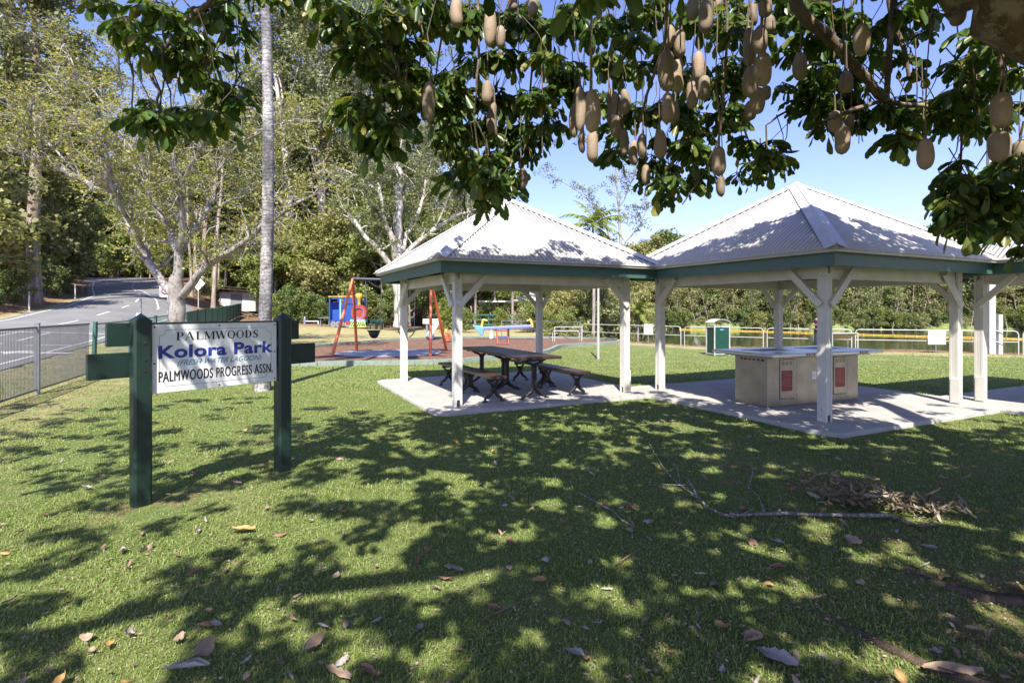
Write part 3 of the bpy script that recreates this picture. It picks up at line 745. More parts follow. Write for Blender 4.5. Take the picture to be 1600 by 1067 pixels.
for (xa, ya), (xb, yb) in (((-.6,31.2),(1.6,30.0)), ((1.6,30.0),(3.55,28.4))):
    mb = MB(); A0 = Vector((xa, ya, 0))-wf.location; B0 = Vector((xb, yb, 0))-wf.location; z = Vector((0,0,1))
    for h in (.95, .5): mb.tube([A0+z*h, B0+z*h], .016, 5)
    for p in (A0, B0): mb.tube([p, p+z*.98], .03, 6)
    mb.build('rail', GALV, wf)
# fence notices
def notice(x, y, wd, ht, ztop, label, first):
    t = thing('warning_sign', label, 'sign', (x, y, gzf(x, y)), 0, 'white warning signs on the lagoon fence')
    MB().tube([(0, .02, 0), (0, .02, ztop-.1)], .02, 6).build('post', GALV, t)
    pn = MB().box((0, -.035, ztop-ht/2), (wd, .012, ht)).build('panel', SIGNW, t)
    text('NO CLIMBING', -wd*.40, ztop-ht*.34, wd*.8, ht*.14, INK, 'lettering', pn, y=-.0425, off=.01)
    ln = MB()
    for j in range(2): ln.box((0, -.0425, ztop-ht*(.52+j*.17)), (wd*.78, .002, ht*.055)); 
    ln.build('small_print', pmat('print_blue', (.13,.18,.33), bstr=0), pn)
notice(15.4, 19.75, .64, .49, .80, 'white no climbing notice on the lagoon fence between the right shelter posts', 1)
notice(6.35, 25.35, .42, .48, .92, 'white no climbing notice on the lagoon fence between the two shelters', 0)
# floating boom
m_boom = pmat('yellow_boom', (.62,.40,.06), rough=.5, bstr=0)
bo = MB(); pts = []
for i in range(60):
    x = 9+i*.75; x = 20+i*.55; pts.append((x, 65-1.0*(x-20)+.7*math.sin(x*.3), -.77))
bo.tube(pts, .06, 6)
for i in range(0, 60, 1):
    bo.lathe([(.0,-.07),(.08,-.06),(.095,0),(.08,.06),(0,.07)], pts[i], 8)
tag(bo.build('floating_boom', m_boom), 'yellow floating boom stretched across the lagoon', 'boom')
# green bin enclosure
bn = thing('bin_enclosure', 'green rubbish bin enclosure with white frame and arched lid on the lawn', 'bin', (7.32, 19.35, gzf(7.32, 19.35)), .2)
MB().box((0, 0, .53), (.56, .50, .92)).build('bin_panels', DGREEN if False else pmat('bin_green', (.008,.06,.042), rough=.35, bstr=0), bn)
fr = MB()
for x in (-.29, .29):
    for y in (-.26, .26): fr.box((x, y, .56), (.035, .035, 1.12))
for z in (1.03, .06):
    for y in (-.26, .26): fr.box((0, y, z), (.56, .03, .035))
    for x in (-.29, .29): fr.box((x, 0, z), (.03, .5, .035))
fr.build('frame', WPIPE, bn)
ld = MB(); k = 10; vs = []
for i in range(k+1):
    a = math.pi*(.18+.64*i/k); vs += [(-.40*math.cos(a)*1.0, -.28, 1.02+.27*math.sin(a)), (-.40*math.cos(a), .28, 1.02+.27*math.sin(a))]
ld.add(vs, [(2*i, 2*i+2, 2*i+3, 2*i+1) for i in range(k)]); lid = ld.build('arched_lid', WPIPE, bn)
sm_ = lid.modifiers.new('s', 'SOLIDIFY'); sm_.thickness = .015
bt = MB(); bt.box((.0, -.253, .88), (.16, .004, .025)); bt.ring(.11, .10, 0, .004); bt.build('bin_mark', MIDG, bn) if False else MB().box((0, -.254, .92), (.14, .004, .03)).build('bin_mark', LBLUE, bn)
# white framed information lecterns
def lectern(x, y, wd, label, board=True, h=.74, dz=.42):
    t = thing('lectern_stand', label, 'lectern', (x, y, gzf(x, y)), .12)
    fr = MB()
    for sx in (-wd/2, wd/2):
        fr.tube([(sx, -.0, -.05), (sx, 0, h), (sx+0.0, .5, h-.22), (sx, .5, -.05)], .022, 6, smooth=False)
        fr.tube([(sx, 0, h), (sx+.14, dz*.0+.38, h-.18)], .0, 4) if False else None
    fr.tube([(-wd/2, 0, h), (wd/2, 0, h)], .022, 6); fr.tube([(-wd/2, .5, h-.22), (wd/2, .5, h-.22)], .022, 6)
    fr.build('frame', WPIPE, t)
    if board:
        pn = MB(); pn.bar((0, .03, h-.03), (0, .48, h-.225), wd-.06, .02); pn.build('panel', pmat('faded_panel', (.24,.15,.11), (.30,.25,.2), rough=.4, scale=4, bstr=0), t)
lectern(12.0, 19.6, 1.0, 'white pipe framed information panel by the lagoon fence behind the barbecue')
lectern(2.75, 26.6, 1.35, 'white framed sloping barrier rail at the end of the mulch bed', board=False, h=.76)
# slim white pole on the lawn
pp = thing('light_pole', 'slim white pole standing alone on the sunny lawn', 'pole', (2.76, 17.4, 0))
MB().tube([(0,0,-.1),(0,0,1.1),(0,0,3.1)], [.042,.040,.034], 10).build('pole', WPIPE, pp); MB().tube([(0,0,0),(0,0,.03)], .07, 10).build('base_plate', GALV, pp)
MB().tube([(0,0,3.1),(0,0,3.14)], .04, 10).build('cap', GALV, pp)
# utility pole at right
up = thing('utility_pole', 'tall pale utility pole with cable guards rising beyond the right shelter', 'pole', (17.15, 19.5, 0))
PALEP = pmat('pale_pole', (.62,.60,.58), (.45,.44,.44), rough=.6, scale=6, bstr=.05)
MB().tube([(0,0,-.2),(0,0,3),(0,0,9)], [.15,.14,.11], 12).build('pole', PALEP, up)
MB().box((.27, -.05, .70), (.14, .14, 1.45)).build('cable_guard', PALEP, up); MB().box((-.36, -.02, .95), (.06, .06, 1.9), ry=.03).build('conduit', WPIPE, up)
MB().tube([(-.13,-.12,.0),(-.13,-.12,8)], .028, 6).build('cable_pipe', WPIPE, up)

# ------------------------------------------------------------------ playground
sw = thing('swing_set', 'swing set with orange red legs and dark crossbar on the grey pad', 'swing', (-4.2, 19.2, .05))
def SP(x, y, z): return (x+4.2, y-19.2, z)
lA, rA = SP(-5.62, 19.2, 2.63), SP(-2.86, 19.2, 2.56)
for apex, feet in ((lA, (SP(-6.0, 18.15, 0), SP(-5.82, 20.4, 0))), (rA, (SP(-2.73, 18.2, 0), SP(-2.48, 20.6, 0)))):
    for f_ in feet:
        MB().tube([f_, apex], .052, 10).build('leg', ORANGE, sw)
MB().tube([lA, rA], .058, 10).build('crossbar', pmat('navy_bar', (.03,.035,.05), rough=.4, bstr=0), sw)
CH = pmat('chain', (.30,.30,.30), rough=.5, metal=.6, bstr=0)
def chain(mb, a, b): mb.tube([a, b], .011, 5)
b1 = MB(); ba = [SP(-5.17,19.2,2.60), SP(-4.6,19.2,2.60)]; bb_ = [SP(-5.10,19.25,.80), SP(-4.66,19.25,.80)]
cs = MB(); chain(cs, ba[0], bb_[0]); chain(cs, ba[1], bb_[1]); cs.build('chain', CH, sw)
b1.lathe([(.05,.0),(.11,.03),(.17,.13),(.215,.27),(.20,.27),(.15,.13),(.1,.05),(0,.03)], SP(-4.88, 19.25, .53), 16)
b1.lathe([(.19,.25),(.235,.25),(.235,.285),(.19,.285)], SP(-4.88, 19.25, .53), 16); b1.build('bucket_seat', BLACK, sw)
cs = MB(); chain(cs, SP(-4.05,19.2,2.59), SP(-4.0,19.22,.80)); chain(cs, SP(-3.42,19.2,2.58), SP(-3.45,19.22,.80)); cs.build('chain', CH, sw)
st = MB(); vs = []
for i in range(11):
    f_ = i/10; x = -4.0+.55*f_; z = .80-.24*math.sin(math.pi*f_)**.7; vs += [SP(x, 19.13, z), SP(x, 19.31, z)]
st.add(vs, [(2*i, 2*i+2, 2*i+3, 2*i+1) for i in range(10)]); o = st.build('belt_seat', BLACK, sw); q = o.modifiers.new('s', 'SOLIDIFY'); q.thickness = .02

tn = thing('play_train', 'blue play train with red round front, yellow funnel and lime cowcatcher', 'play equipment', (-14.0, 46, gzf(-14.0, 46)+.02), -.12)
G = 46/FPX
cb = MB()
for x in (-.9, .35, 1.5):                                   # panels and posts of the carriage
    for y in (-.8, .8): cb.box((x-.2, y, 1.5), (.11, .11, 2.1))
cb.box((-.5, -.8, 1.0), (.72, .06, .95)); cb.box((.72, -.8, 1.15), (1.0, .06, 1.25)); cb.box((.1, .8, 1.2), (2.4, .06, 1.4)); cb.box((-1.08, 0, 1.3), (.06, 1.6, 1.6)); cb.box((1.35, 0, 1.3), (.06, 1.6, 1.6))
cb.box((.72, -.8, 2.2), (1.15, .07, .5)); cb.box((-.4, -.8, 2.42), (1.1, .07, .14)); cb.box((.15, 0, .55), (2.6, 1.66, .1)); cb.box((.3, -.82, 1.95), (.14, .06, .4)); cb.box((1.1, -.82, 1.95), (.2, .06, .4))
cb.build('carriage', BLUEP, tn, bevel=.02)
MB().box((-.15, -.84, 1.5), (.12, .05, 1.7)).build('carriage_panel', LBLUE, tn)
rr = MB()
for y in (-.85, .85): rr.tube([(-1.2, y, 2.55), (1.45, y, 2.6)], .04, 6)
for x in (-1.15, 1.42): rr.tube([(x, -.85, 2.57), (x, .85, 2.57)], .04, 6)
rr.build('roof_frame', YELLOW, tn)
bl = MB(); 
def disc(mb, c, r0, r1, y0, y1, n=24):
    vs = []; fs = []
    for (r_, yy) in ((r0, y0), (r1, y0), (r1, y1), (r0, y1)):
        for k in range(n): vs.append((c[0]+r_*math.cos(2*math.pi*k/n), yy, c[1]+r_*math.sin(2*math.pi*k/n)))
    for j in range(4):
        for k in range(n): fs.append((j*n+k, j*n+(k+1) % n, ((j+1) % 4)*n+(k+1) % n, ((j+1) % 4)*n+k))
    mb.add(vs, fs)
disc(bl, (1.55, 1.22), .48, .66, -1.15, -.7); bl.build('front_ring', REDP, tn)
b2 = MB(); disc(b2, (1.55, 1.22), .0, .40, -1.0, -.85); b2.build('front_disc', REDP, tn)
b2 = MB(); disc(b2, (1.55, 1.22), .40, .48, -1.12, -.8); b2.build('inner_ring', LAV, tn)
fn = MB(); fn.lathe([(.13,0),(.12,.45),(.2,.6),(.32,.85),(.3,1.0),(.15,1.08),(0,1.08)], (1.5, -.9, 1.75), 14); fn.build('funnel', YELLOW, tn)
MB().box((1.5, -1.05, .58), (1.25, .5, .2)).build('buffer', LBLUE, tn, bevel=.03)
cw = MB(); 
for i in range(8): cw.bar((1.15+i*.14, -1.32, .48), (1.0+i*.19, -1.65, .08), .05, .04)
cw.bar((1.05, -1.32, .5), (2.25, -1.32, .5), .05, .05); cw.bar((.95, -1.66, .06), (2.45, -1.66, .06), .05, .05); cw.build('cowcatcher', LIME, tn)
for i, x in enumerate((-.75, -.3, .5, .95)):
    wq = MB(); disc(wq, (x, .27), .07, .25, -.93, -.84, 18); 
    for k in range(4): a = k*math.pi/4; wq.bar((x+.2*math.cos(a), -.885, .27+.2*math.sin(a)), (x-.2*math.cos(a), -.885, .27-.2*math.sin(a)), .03, .03)
    wq.build('wheel', GREYM, tn)
MB().box((.55, -.8, .4), (.4, .3, .25)).build('step', REDP, tn)

ss = thing('seesaw', 'lavender blue seesaw with yellow seat backs and a pale blue hull at its left end', 'play equipment', (-.35, 28.9, .06), -.06)
MB().bar((-1.55, 0, .52), (1.45, 0, .66), .26, .17).build('beam', LAV, ss, bevel=.03)
hu = MB(); vs = [(-1.75,-.2,.72),(-1.75,.2,.72),(-1.1,-.2,.62),(-1.1,.2,.62),(-1.35,-.08,.18),(-1.35,.08,.18),(-1.2,-.08,.18),(-1.2,.08,.18)]
hu.add(vs, [(0,1,3,2),(0,2,6,4),(1,5,7,3),(0,4,5,1),(2,3,7,6),(4,6,7,5)]); hu.build('hull', LBLUE, ss, bevel=.03)
for x, s_ in ((-1.15, 1), (1.32, -1)):
    sb = MB(); sb.bar((x-s_*.13, 0, .58), (x-s_*.03, 0, 1.02), .26, .12, up=(1,0,0)); sb.bar((x-s_*.03, 0, 1.02), (x+s_*.2, 0, .93), .24, .09); sb.build('seat_back', YELLOW, ss, bevel=.03)
MB().tube([(-.75,0,0),(-.75,0,.55)], .10, 10).build('pivot_post', SIGNW, ss); MB().tube([(.15,0,0),(.15,0,.6)], .06, 10).build('spring', DARKM, ss)
rk = thing('spring_rocker', 'small red framed rocker with a blue seat in front of the seesaw', 'play equipment', (-.42, 24.2, .06), .1, 'spring rockers')
f_ = MB()
for sx in (-.24, .24):
    f_.tube([(sx,-.15,.02),(sx,.12,.05),(sx,.2,.30),(sx,.24,.62)], .03, 6)
    f_.tube([(sx,-.2,.02),(sx,-.05,.32)], .028, 6)
f_.tube([(-.24,.23,.6),(.24,.23,.6)], .03, 6); f_.tube([(-.24,-.15,.03),(.24,-.15,.03)], .028, 6); f_.build('frame', REDP, rk)
MB().box((0, -.05, .33), (.44, .26, .07)).build('seat', BLUEP, rk, bevel=.02)
pc = thing('toddler_slide', 'small cream slide box with a purple foot behind the swing', 'play equipment', (-4.15, 28.0, .06), 0)
MB().box((0, 0, .93), (.82, .5, .26)).build('platform', CREAM, pc, bevel=.02); MB().box((-.2, 0, .42), (.09, .4, .8)).build('post', GREYM, pc); MB().box((.05,.0,.78),(.7,.3,.08)).build('shelf', GREYM, pc)
MB().bar((.28, -.15, .82), (-.02, -.75, .2), .36, .06).build('chute', CREAM, pc); MB().bar((.1,-.75,.28),(.02,-.95,.12), .34, .22).build('chute_foot', LAV, pc, bevel=.03)
sp = thing('spring_rocker', 'orange spring rocker with an orange board right of the swing leg', 'play equipment', (-3.05, 25.6, .06), 0, 'spring rockers')
cl = MB(); pts = [(.16*math.cos(t*.7), .16*math.sin(t*.7), .05+t*.0085) for t in range(40)]; cl.tube(pts, .022, 5); cl.build('coil', ORANGE, sp)
MB().box((0,0,.46), (.72,.22,.05)).build('board', ORANGE, sp, bevel=.015); MB().box((-.05,0,.55), (.14,.14,.14)).build('handle', YELLOW, sp, bevel=.02)

# ------------------------------------------------------------------ things further back
def gthing(name, label, cat, u, Y, rz=0, group=None):
    x = (u-800)/FPX*Y; return thing(name, label, cat, (x, Y, gzf(x, Y)), rz, group)
nb_ = gthing('notice_shelter', 'small white roofed notice board on a single post left of the play train', 'notice board', 463, 54, .2)
MB().tube([(0,0,0),(0,0,1.95)], .07, 8).build('post', SIGNW, nb_)
q = MB(); q.add([(-.9,-.8,1.75),(.9,-.8,1.75),(.9,.8,1.75),(-.9,.8,1.75),(-.25,0,2.65),(.25,0,2.65)], [(0,1,5,4),(1,2,5),(2,3,4,5),(3,0,4),(0,3,2,1)]); q.build('roof', ROOFM, nb_)
bl_ = gthing('bollard', 'blue bollard at the end of a low white rail near the notice shelter', 'bollard', 476, 50); MB().tube([(0,0,0),(0,0,.62),(0,0,.66)], [.1,.1,.05], 8).build('shaft', LAV, bl_)
wr = gthing('low_rail', 'low white rail beside the blue bollard', 'rail', 488, 50); MB().bar((-.6,0,.26),(.6,0,.26), .08, .08).build('rail', SIGNW, wr); MB().box((.55,0,.13),(.08,.08,.26)).build('post', SIGNW, wr)
fb = gthing('far_picnic_table', 'pale grey picnic table left of the play train', 'picnic table', 508, 46, .1)
MB().box((0,0,.72), (1.0,.7,.05)).build('top', GALV, fb)
for x in (-.35,.35): MB().box((x,0,.36), (.08,.3,.7)).build('leg', GALV, fb)
for k, (u, Y) in enumerate(((582, 42), (593, 43))):
    t = gthing('far_bench', ['dark green bench seat nearer the train front behind the bucket swing', 'dark green bench seat nearer the white gum trunk behind the bucket swing'][k], 'bench', u, Y, 0, 'green benches by the trees')
    MB().box((0,0,.42), (.5,.35,.05)).build('seat', MIDG, t); MB().box((0,.2,.68), (.5,.05,.25)).build('backrest', MIDG, t)
    for x in (-.2,.2): MB().box((x,0,.2), (.05,.3,.4)).build('leg', MIDG, t)
sh = gthing('shed', 'pale shed with a grey roller door and dark skillion roof behind the palm trunk', 'shed', 371, 66, .25)
zb = 0
q = MB(); q.box((-1.35,0,1.15), (1.2,.12,2.3)); q.box((1.25,0,1.15), (1.4,.12,2.3)); q.box((0,1.8,1.15), (3.9,.1,2.3)); q.box((1.98,.9,1.15), (.1,1.8,2.3)); q.box((-1.98,.9,1.15), (.1,1.8,2.3)); q.box((-.1,0,2.2), (1.5,.1,.2)); q.build('wall', pmat('pale_wall', (.62,.62,.6), bstr=0), sh)
MB().box((-.1,.03,1.05), (1.35,.05,2.1)).build('door', GREYM, sh)
q = MB(); q.bar((-2.6,-.5,2.75), (2.5,-.5,2.35), .9, .08, up=(0,0,1)); q.bar((-2.6,1.2,3.0), (2.5,1.2,2.7), 2.6, .08); q.build('roof', pmat('brown_roof', (.07,.045,.035), bstr=0), sh)
q = MB(); 
lr_ = gthing('log_rail', 'low timber post and rail barrier on the dry grass in front of the shed', 'rail', 385, 56, 0)
for x in (-2.2,-1,.2,1.4,2.4): MB().box((x,0,.2), (.13,.13,.42)).build('post', pmat('weathered_timber', (.22,.17,.12), bstr=0) if x == -2.2 else bpy.data.materials['weathered_timber'], lr_)
MB().tube([(-2.3,0,.38),(2.6,0,.36)], .07, 7).build('rail', bpy.data.materials['weathered_timber'], lr_)
def post_sign(u, Y, h, label, plate=None, diamond=False, r=.035, mat=None, cat='road sign', name='road_sign', grp=None):
    t = gthing(name, label, cat, u, Y, 0, grp)
    MB().tube([(0,0,0),(0,0,h)], r, 6).build('post', mat or WPIPE, t)
    if plate:
        wd, ht, zc, mt, dx = plate; q = MB()
        if diamond: q.box((dx, -.05, zc), (wd, .02, wd), ry=math.pi/4)
        else: q.box((dx, -.05, zc), (wd, .02, ht))
        return t, q.build('plate', mt, t)
    return t, None
t, p_ = post_sign(220, 27.5, 1.75, 'white post with a small white plate beside the road above the left sign post', (.26,.52,.75,SIGNW,-.09), r=.05)
t, p_ = post_sign(310, 52, 2.3, 'white diamond road sign on a pole beside the brown gum trunk', (.95,.9,2.35,SIGNW,0), True, r=.05)
t, p_ = post_sign(262, 30, 2.3, 'red and white square sign on a pole behind the pale branching trunk', (.62,.62,2.15,SIGNW,-.1))
q = MB(); disc(q, (-.1, 2.17), .14, .22, -.066, -.062, 20); q.bar((-.26,-.064,2.33), (.06,-.064,2.01), .004, .05, up=(1,0,1)); q.build('red_ring', REDP, p_)
for k, (u, Y, h, side) in enumerate(((1, 26.5, 1.3, 'at the left picture edge'), (84, 34.5, 1.25, 'third from the far end, right of the big left gum trunk'), (119, 46, 1.2, 'second from the far end on the brown road bank'), (144, 56, 1.15, 'farthest along the brown road bank'))):
    x = (u-800)/FPX*Y; x = min(x, float(ipol(Y, RL))-.5)
    t = thing('guide_post', 'white roadside guide post '+side, 'guide post', (x, Y, gzf(x, Y)), 0, 'white guide posts along the road bank')
    MB().box((0,0,h/2), (.1,.03,h)).build('post', WPIPE, t); MB().box((0,-.018,h-.14), (.06,.004,.12)).build('reflector', GREYM, t)
# green boardwalk rails behind the seesaw
bwk = gthing('green_rail_fence', 'dark green post and rail boardwalk fence under the trees behind the seesaw', 'fence', 775, 44)
for x in np.arange(-5, 6.1, 2.2): MB().box((x,0,.6), (.1,.1,1.25)).build('post', MIDG, bwk)
for z in (1.18,.8,.4): MB().bar((-5.1,-.06,z), (6.2,-.06,z), .05, .12).build('rail', MIDG, bwk)
fs_ = gthing('flat_roofed_shelter', 'far picnic shelter with flat and gabled white roofs under the dark trees', 'shelter', 793, 52, .0)
MB().box((-.6,0,2.35), (4.2,2.5,.12)).build('flat_roof', SIGNW, fs_)
q = MB(); q.add([(.4,-1.8,2.4),(4,-1.8,2.4),(4,1.8,2.4),(.4,1.8,2.4),(2.2,0,3.2)], [(0,1,4),(1,2,4),(2,3,4),(3,0,4),(0,3,2,1)]); q.build('gabled_roof', ROOFM, fs_)
for x, y in ((-2.5,-1.1),(1.4,-1.1),(-2.5,1.1),(3.6,-1.4)): MB().box((x,y,1.15), (.12,.12,2.3)).build('post', pmat('old_post', (.35,.33,.28), bstr=0) if 'old_post' not in bpy.data.materials else bpy.data.materials['old_post'], fs_)

# ------------------------------------------------------------------ person leaning on the lagoon fence
SKIN = pmat('skin', (.50,.29,.21), rough=.5, bstr=0); NAVY = pmat('navy_cloth', (.02,.022,.045), rough=.8, bstr=0); REDC = pmat('dark_red_cloth', (.05,.012,.022), rough=.8, bstr=0); HAIR = pmat('dark_hair', (.02,.013,.01), rough=.5, bstr=0)
def skinned(name, verts, edges, rad, mat, parent, root=0, sub=2):
    me = bpy.data.meshes.new(name); me.from_pydata(verts, edges, []); me.update(); me.materials.append(mat)
    o = link(name, me, None, parent); sk = o.modifiers.new('skin', 'SKIN'); sk.use_smooth_shade = True
    for i, r_ in enumerate(rad):
        v = me.skin_vertices[0].data[i]; v.radius = (r_, r_) if not hasattr(r_, '__len__') else r_
    me.skin_vertices[0].data[root].use_root = True
    ss_ = o.modifiers.new('sub', 'SUBSURF'); ss_.levels = sub; ss_.render_levels = sub
    return o
per = thing('person', 'dark haired person in dark clothes half hidden behind the barbecue shelter post', 'person', (11.90, 21.1, 0), 2.75)
# facing local +Y; hips, spine, neck, arms, legs
Vb = [(0,0,.80),(0,0,.95),(0,.02,1.10),(0,.03,1.22),(0,.04,1.30),
      (.15,.02,1.19),(.20,.05,1.0),(.10,.22,1.02),(-.15,.02,1.19),(-.20,.10,.99),(-.12,.30,1.10),
      (.085,0,.76),(.095,.03,.43),(.10,0,.08),(.10,.12,.035),(-.085,0,.76),(-.095,.02,.43),(-.10,-.03,.08),(-.10,.09,.035)]
Eb = [(0,1),(1,2),(2,3),(3,4),(3,5),(5,6),(6,7),(3,8),(8,9),(9,10),(0,11),(11,12),(12,13),(13,14),(0,15),(15,16),(16,17),(17,18)]
Rb = [(.12,.09),(.115,.085),(.13,.09),(.11,.075),.045,.048,.036,.028,.048,.036,.028,.075,.052,.038,.032,.075,.052,.038,.032]
bodyp = skinned('body', Vb, Eb, Rb, SKIN, per)
head = MB(); 
prof = [(0,-.11),(.045,-.105),(.062,-.07),(.075,-.02),(.078,.03),(.066,.085),(.035,.112),(0,.118)]
head.lathe(prof, (0, .045, 1.42), 16); head.add([(x*1.0, y, z) for x, y, z in ((-.013,.115,1.395),(.013,.115,1.395),(0,.142,1.40),(0,.118,1.44))], [(0,1,2),(1,3,2),(3,0,2)])
for s_ in (-1,1): head.box((s_*.08, .04, 1.415), (.014,.035,.05))
hd = head.build('head', SKIN, per)
ey = MB(); 
for s_ in (-1,1): ey.box((s_*.028, .118, 1.425), (.02,.008,.009))
ey.box((0,.117,1.365), (.04,.008,.008)); ey.build('face_features', HAIR, hd)
hr = MB(); hr.lathe([(.082,-.02),(.089,.03),(.076,.095),(.04,.125),(0,.132)], (0, .030, 1.42), 16); hr.build('hair', HAIR, hd)
for s_, hx, hy, hz in ((1, .10, .22, 1.02), (-1, -.12, .30, 1.10)):
    for k in range(5):
        th = (k == 4); a = -.03+.015*k if not th else s_*-.035
        base = (hx+(a if not th else a), hy+.02+(.05 if not th else .015), hz+.005); L = (.062,.072,.068,.055,.045)[k]
        mid = (base[0]+(0 if not th else s_*-.012), base[1]+L*.55, base[2]+.004); tip = (mid[0], mid[1]+L*.4, mid[2]-.014)
        skinned('finger', [base, mid, tip], [(0,1),(1,2)], [.0085,.008,.007], SKIN, per, sub=1)
    pm = MB(); pm.box((hx, hy+.045, hz+.004), (.07,.085,.026)); pm.build('palm', SKIN, per, bevel=.012)
shirt = skinned('shirt', Vb[:3]+[(0,.03,1.22),(.15,.02,1.19),(.19,.04,1.06),(-.15,.02,1.19),(-.19,.06,1.06),(0,.035,1.255)], [(0,1),(1,2),(2,3),(3,4),(4,5),(3,6),(6,7),(3,8)], [(.155,.12),(.145,.115),(.15,.11),(.13,.095),.062,.052,.062,.052,.06], REDC, per, root=0)
trs = skinned('trousers', [(0,0,.93),(.088,0,.74),(.097,.03,.43),(.10,0,.12),(-.088,0,.74),(-.097,.02,.43),(-.10,-.03,.12)], [(0,1),(1,2),(2,3),(0,4),(4,5),(5,6)], [(.15,.12),.095,.065,.052,.09,.065,.052], NAVY, per)
# ------------------------------------------------------------------ tree building
def unit(a): return a/np.maximum(np.linalg.norm(a, axis=-1, keepdims=True), 1e-9)
def leaf_quads(C, size, rng, aspect=.35, droop=.5, fold=.25, up=.0):
    """one small leaf (folded quad) per centre"""
    N = len(C); d = rng.normal(size=(N,3)); d[:,2] = d[:,2]*.6 - droop; d = unit(d)
    nrm = rng.normal(size=(N,3)); nrm[:,2] += up; s = unit(np.cross(d, nrm)); nn_ = np.cross(s, d)
    L = size*(.65+.7*rng.random((N,1))); W = L*aspect
    a = C - d*L*.5; c = C + d*L*.5; m_ = C + nn_*W*fold
    V = np.stack([a, m_+s*W, c, m_-s*W], 1)
    return V.reshape(-1,3), np.arange(N*4, dtype=np.int32).reshape(-1,4)
def clump_pts(cs, n, r, rng, flat=.7, shell=.5):
    out = []
    for c in cs:
        rr = r if not hasattr(r, '__len__') else rng.uniform(*r)
        k = max(4, int(n*(.6+.8*rng.random())))
        p = unit(rng.normal(size=(k,3)))*(rng.random((k,1))**shell)*rr; p[:,2] *= flat
        out.append(np.array(c)+p)
    return np.concatenate(out)
def curve_pts(a, d, L, n, rng, bend=.3, up=.1):
    pts = [Vector(a)]; d = Vector(d).normalized()
    for i in range(n):
        d = (d + Vector((rng.normal()*bend/2, rng.normal()*bend/2, rng.normal()*bend/3+up))).normalized(); pts.append(pts[-1]+d*(L/n))
    return pts, d
def tree_variant(seed, H, r0, bare, nl, spread, elev, leaf_n, leaf_size, cr, bark, leafm, sides=7, droop=.5, aspect=.3, flat=.7, subs=3, lean=.03, shell=.5, tipfrac=1.0, up=.12):
    rng = np.random.default_rng(seed); mb = MB()
    pts = [Vector((0,0,-.3))]; d = Vector((rng.normal()*lean, rng.normal()*lean, 1)).normalized(); n = 9
    for i in range(n):
        d = (d + Vector((rng.normal()*lean, rng.normal()*lean, .05))).normalized(); pts.append(pts[-1]+d*((H*.93)/n))
    rad = [r0*1.35] + [r0*(1-.82*((i+1)/n)**1.1) for i in range(n)]
    mb.tube(pts, rad, sides+2)
    tips = [pts[-1]]
    for i in range(nl):
        t = bare+(1-bare)*(i+.5)/nl*.98; k = min(int(t*n), n-1); f = t*n-k
        p = pts[k].lerp(pts[k+1], f); r = rad[k]*(1-f)+rad[k+1]*f
        az = i*2.4+rng.normal()*.4; L = spread*(1.0-.55*abs((t-bare)/(1-bare)-.35))*(.75+.5*rng.random())
        e_ = elev*(.7+.6*rng.random()); dd = Vector((math.cos(az)*math.cos(e_), math.sin(az)*math.cos(e_), math.sin(e_)))
        lp, ld = curve_pts(p, dd, L, 5, rng, .35, up)
        mb.tube(lp, [r*.55*(1-.75*j/5) for j in range(6)], sides-1)
        tips.append(lp[-1])
        for s_ in range(subs):
            j = 2+rng.integers(0, 3); sp_ = lp[j]
            sdir = (ld + Vector((rng.normal()*.9, rng.normal()*.9, rng.normal()*.5+.15))).normalized()
            q, _ = curve_pts(sp_, sdir, L*(.3+.3*rng.random()), 3, rng, .5, .1)
            mb.tube(q, [r*.26, r*.2, r*.12, r*.05], 5, cap=False); tips.append(q[-1]); 
            if rng.random() < .6: tips.append(q[1])
    P = clump_pts([tuple(t) for t in tips], leaf_n, cr, rng, flat, shell)
    V, F = leaf_quads(P, leaf_size, rng, aspect, droop)
    t_me = bpy.data.meshes.new('trunk'); t_me.from_pydata(mb.v, [], mb.f); t_me.polygons.foreach_set('use_smooth', [True]*len(mb.f)); t_me.update(); t_me.materials.append(bark)
    return t_me, np_mesh('crown', V, F, leafm)
EUC_L = leafmat('eucalypt_leaf', [(.10,.125,.055), (.17,.19,.09), (.25,.25,.125), (.13,.16,.065), (.30,.29,.16)], trans=.28, obj=.2)
DRK_L = leafmat('rainforest_leaf', [(.085,.125,.04), (.16,.20,.07), (.25,.28,.10), (.12,.16,.055)], trans=.28, obj=.3)
BRT_L = leafmat('bright_leaf', [(.13,.175,.05), (.21,.25,.075), (.29,.30,.10), (.16,.20,.06)], trans=.35, obj=.25)
OLV_L = leafmat('olive_leaf', [(.15,.165,.065), (.25,.25,.10), (.36,.34,.17), (.19,.20,.075)], trans=.3, obj=.25)
GUM_B = barkmat('gum_bark', (.50,.43,.35), (.25,.20,.16), scale=1.6, bstr=.4)
WGUM_B = barkmat('white_gum_bark', (.50,.465,.41), (.29,.265,.24), (.18,.16,.14), scale=1.1, stretch=(1,1,.5), bstr=.2, lo=.3, hi=.5)
BRN_B = barkmat('brown_bark', (.26,.17,.12), (.12,.08,.06), scale=2.5, stretch=(1,1,.15), bstr=.9)
GREY_B = barkmat('grey_bark', (.40,.36,.31), (.2,.17,.15), scale=2)
TALL_B = barkmat('grey_brown_bark', (.34,.27,.215), (.17,.125,.10), (.42,.37,.31), scale=1.8, stretch=(1,1,.2), bstr=.7)
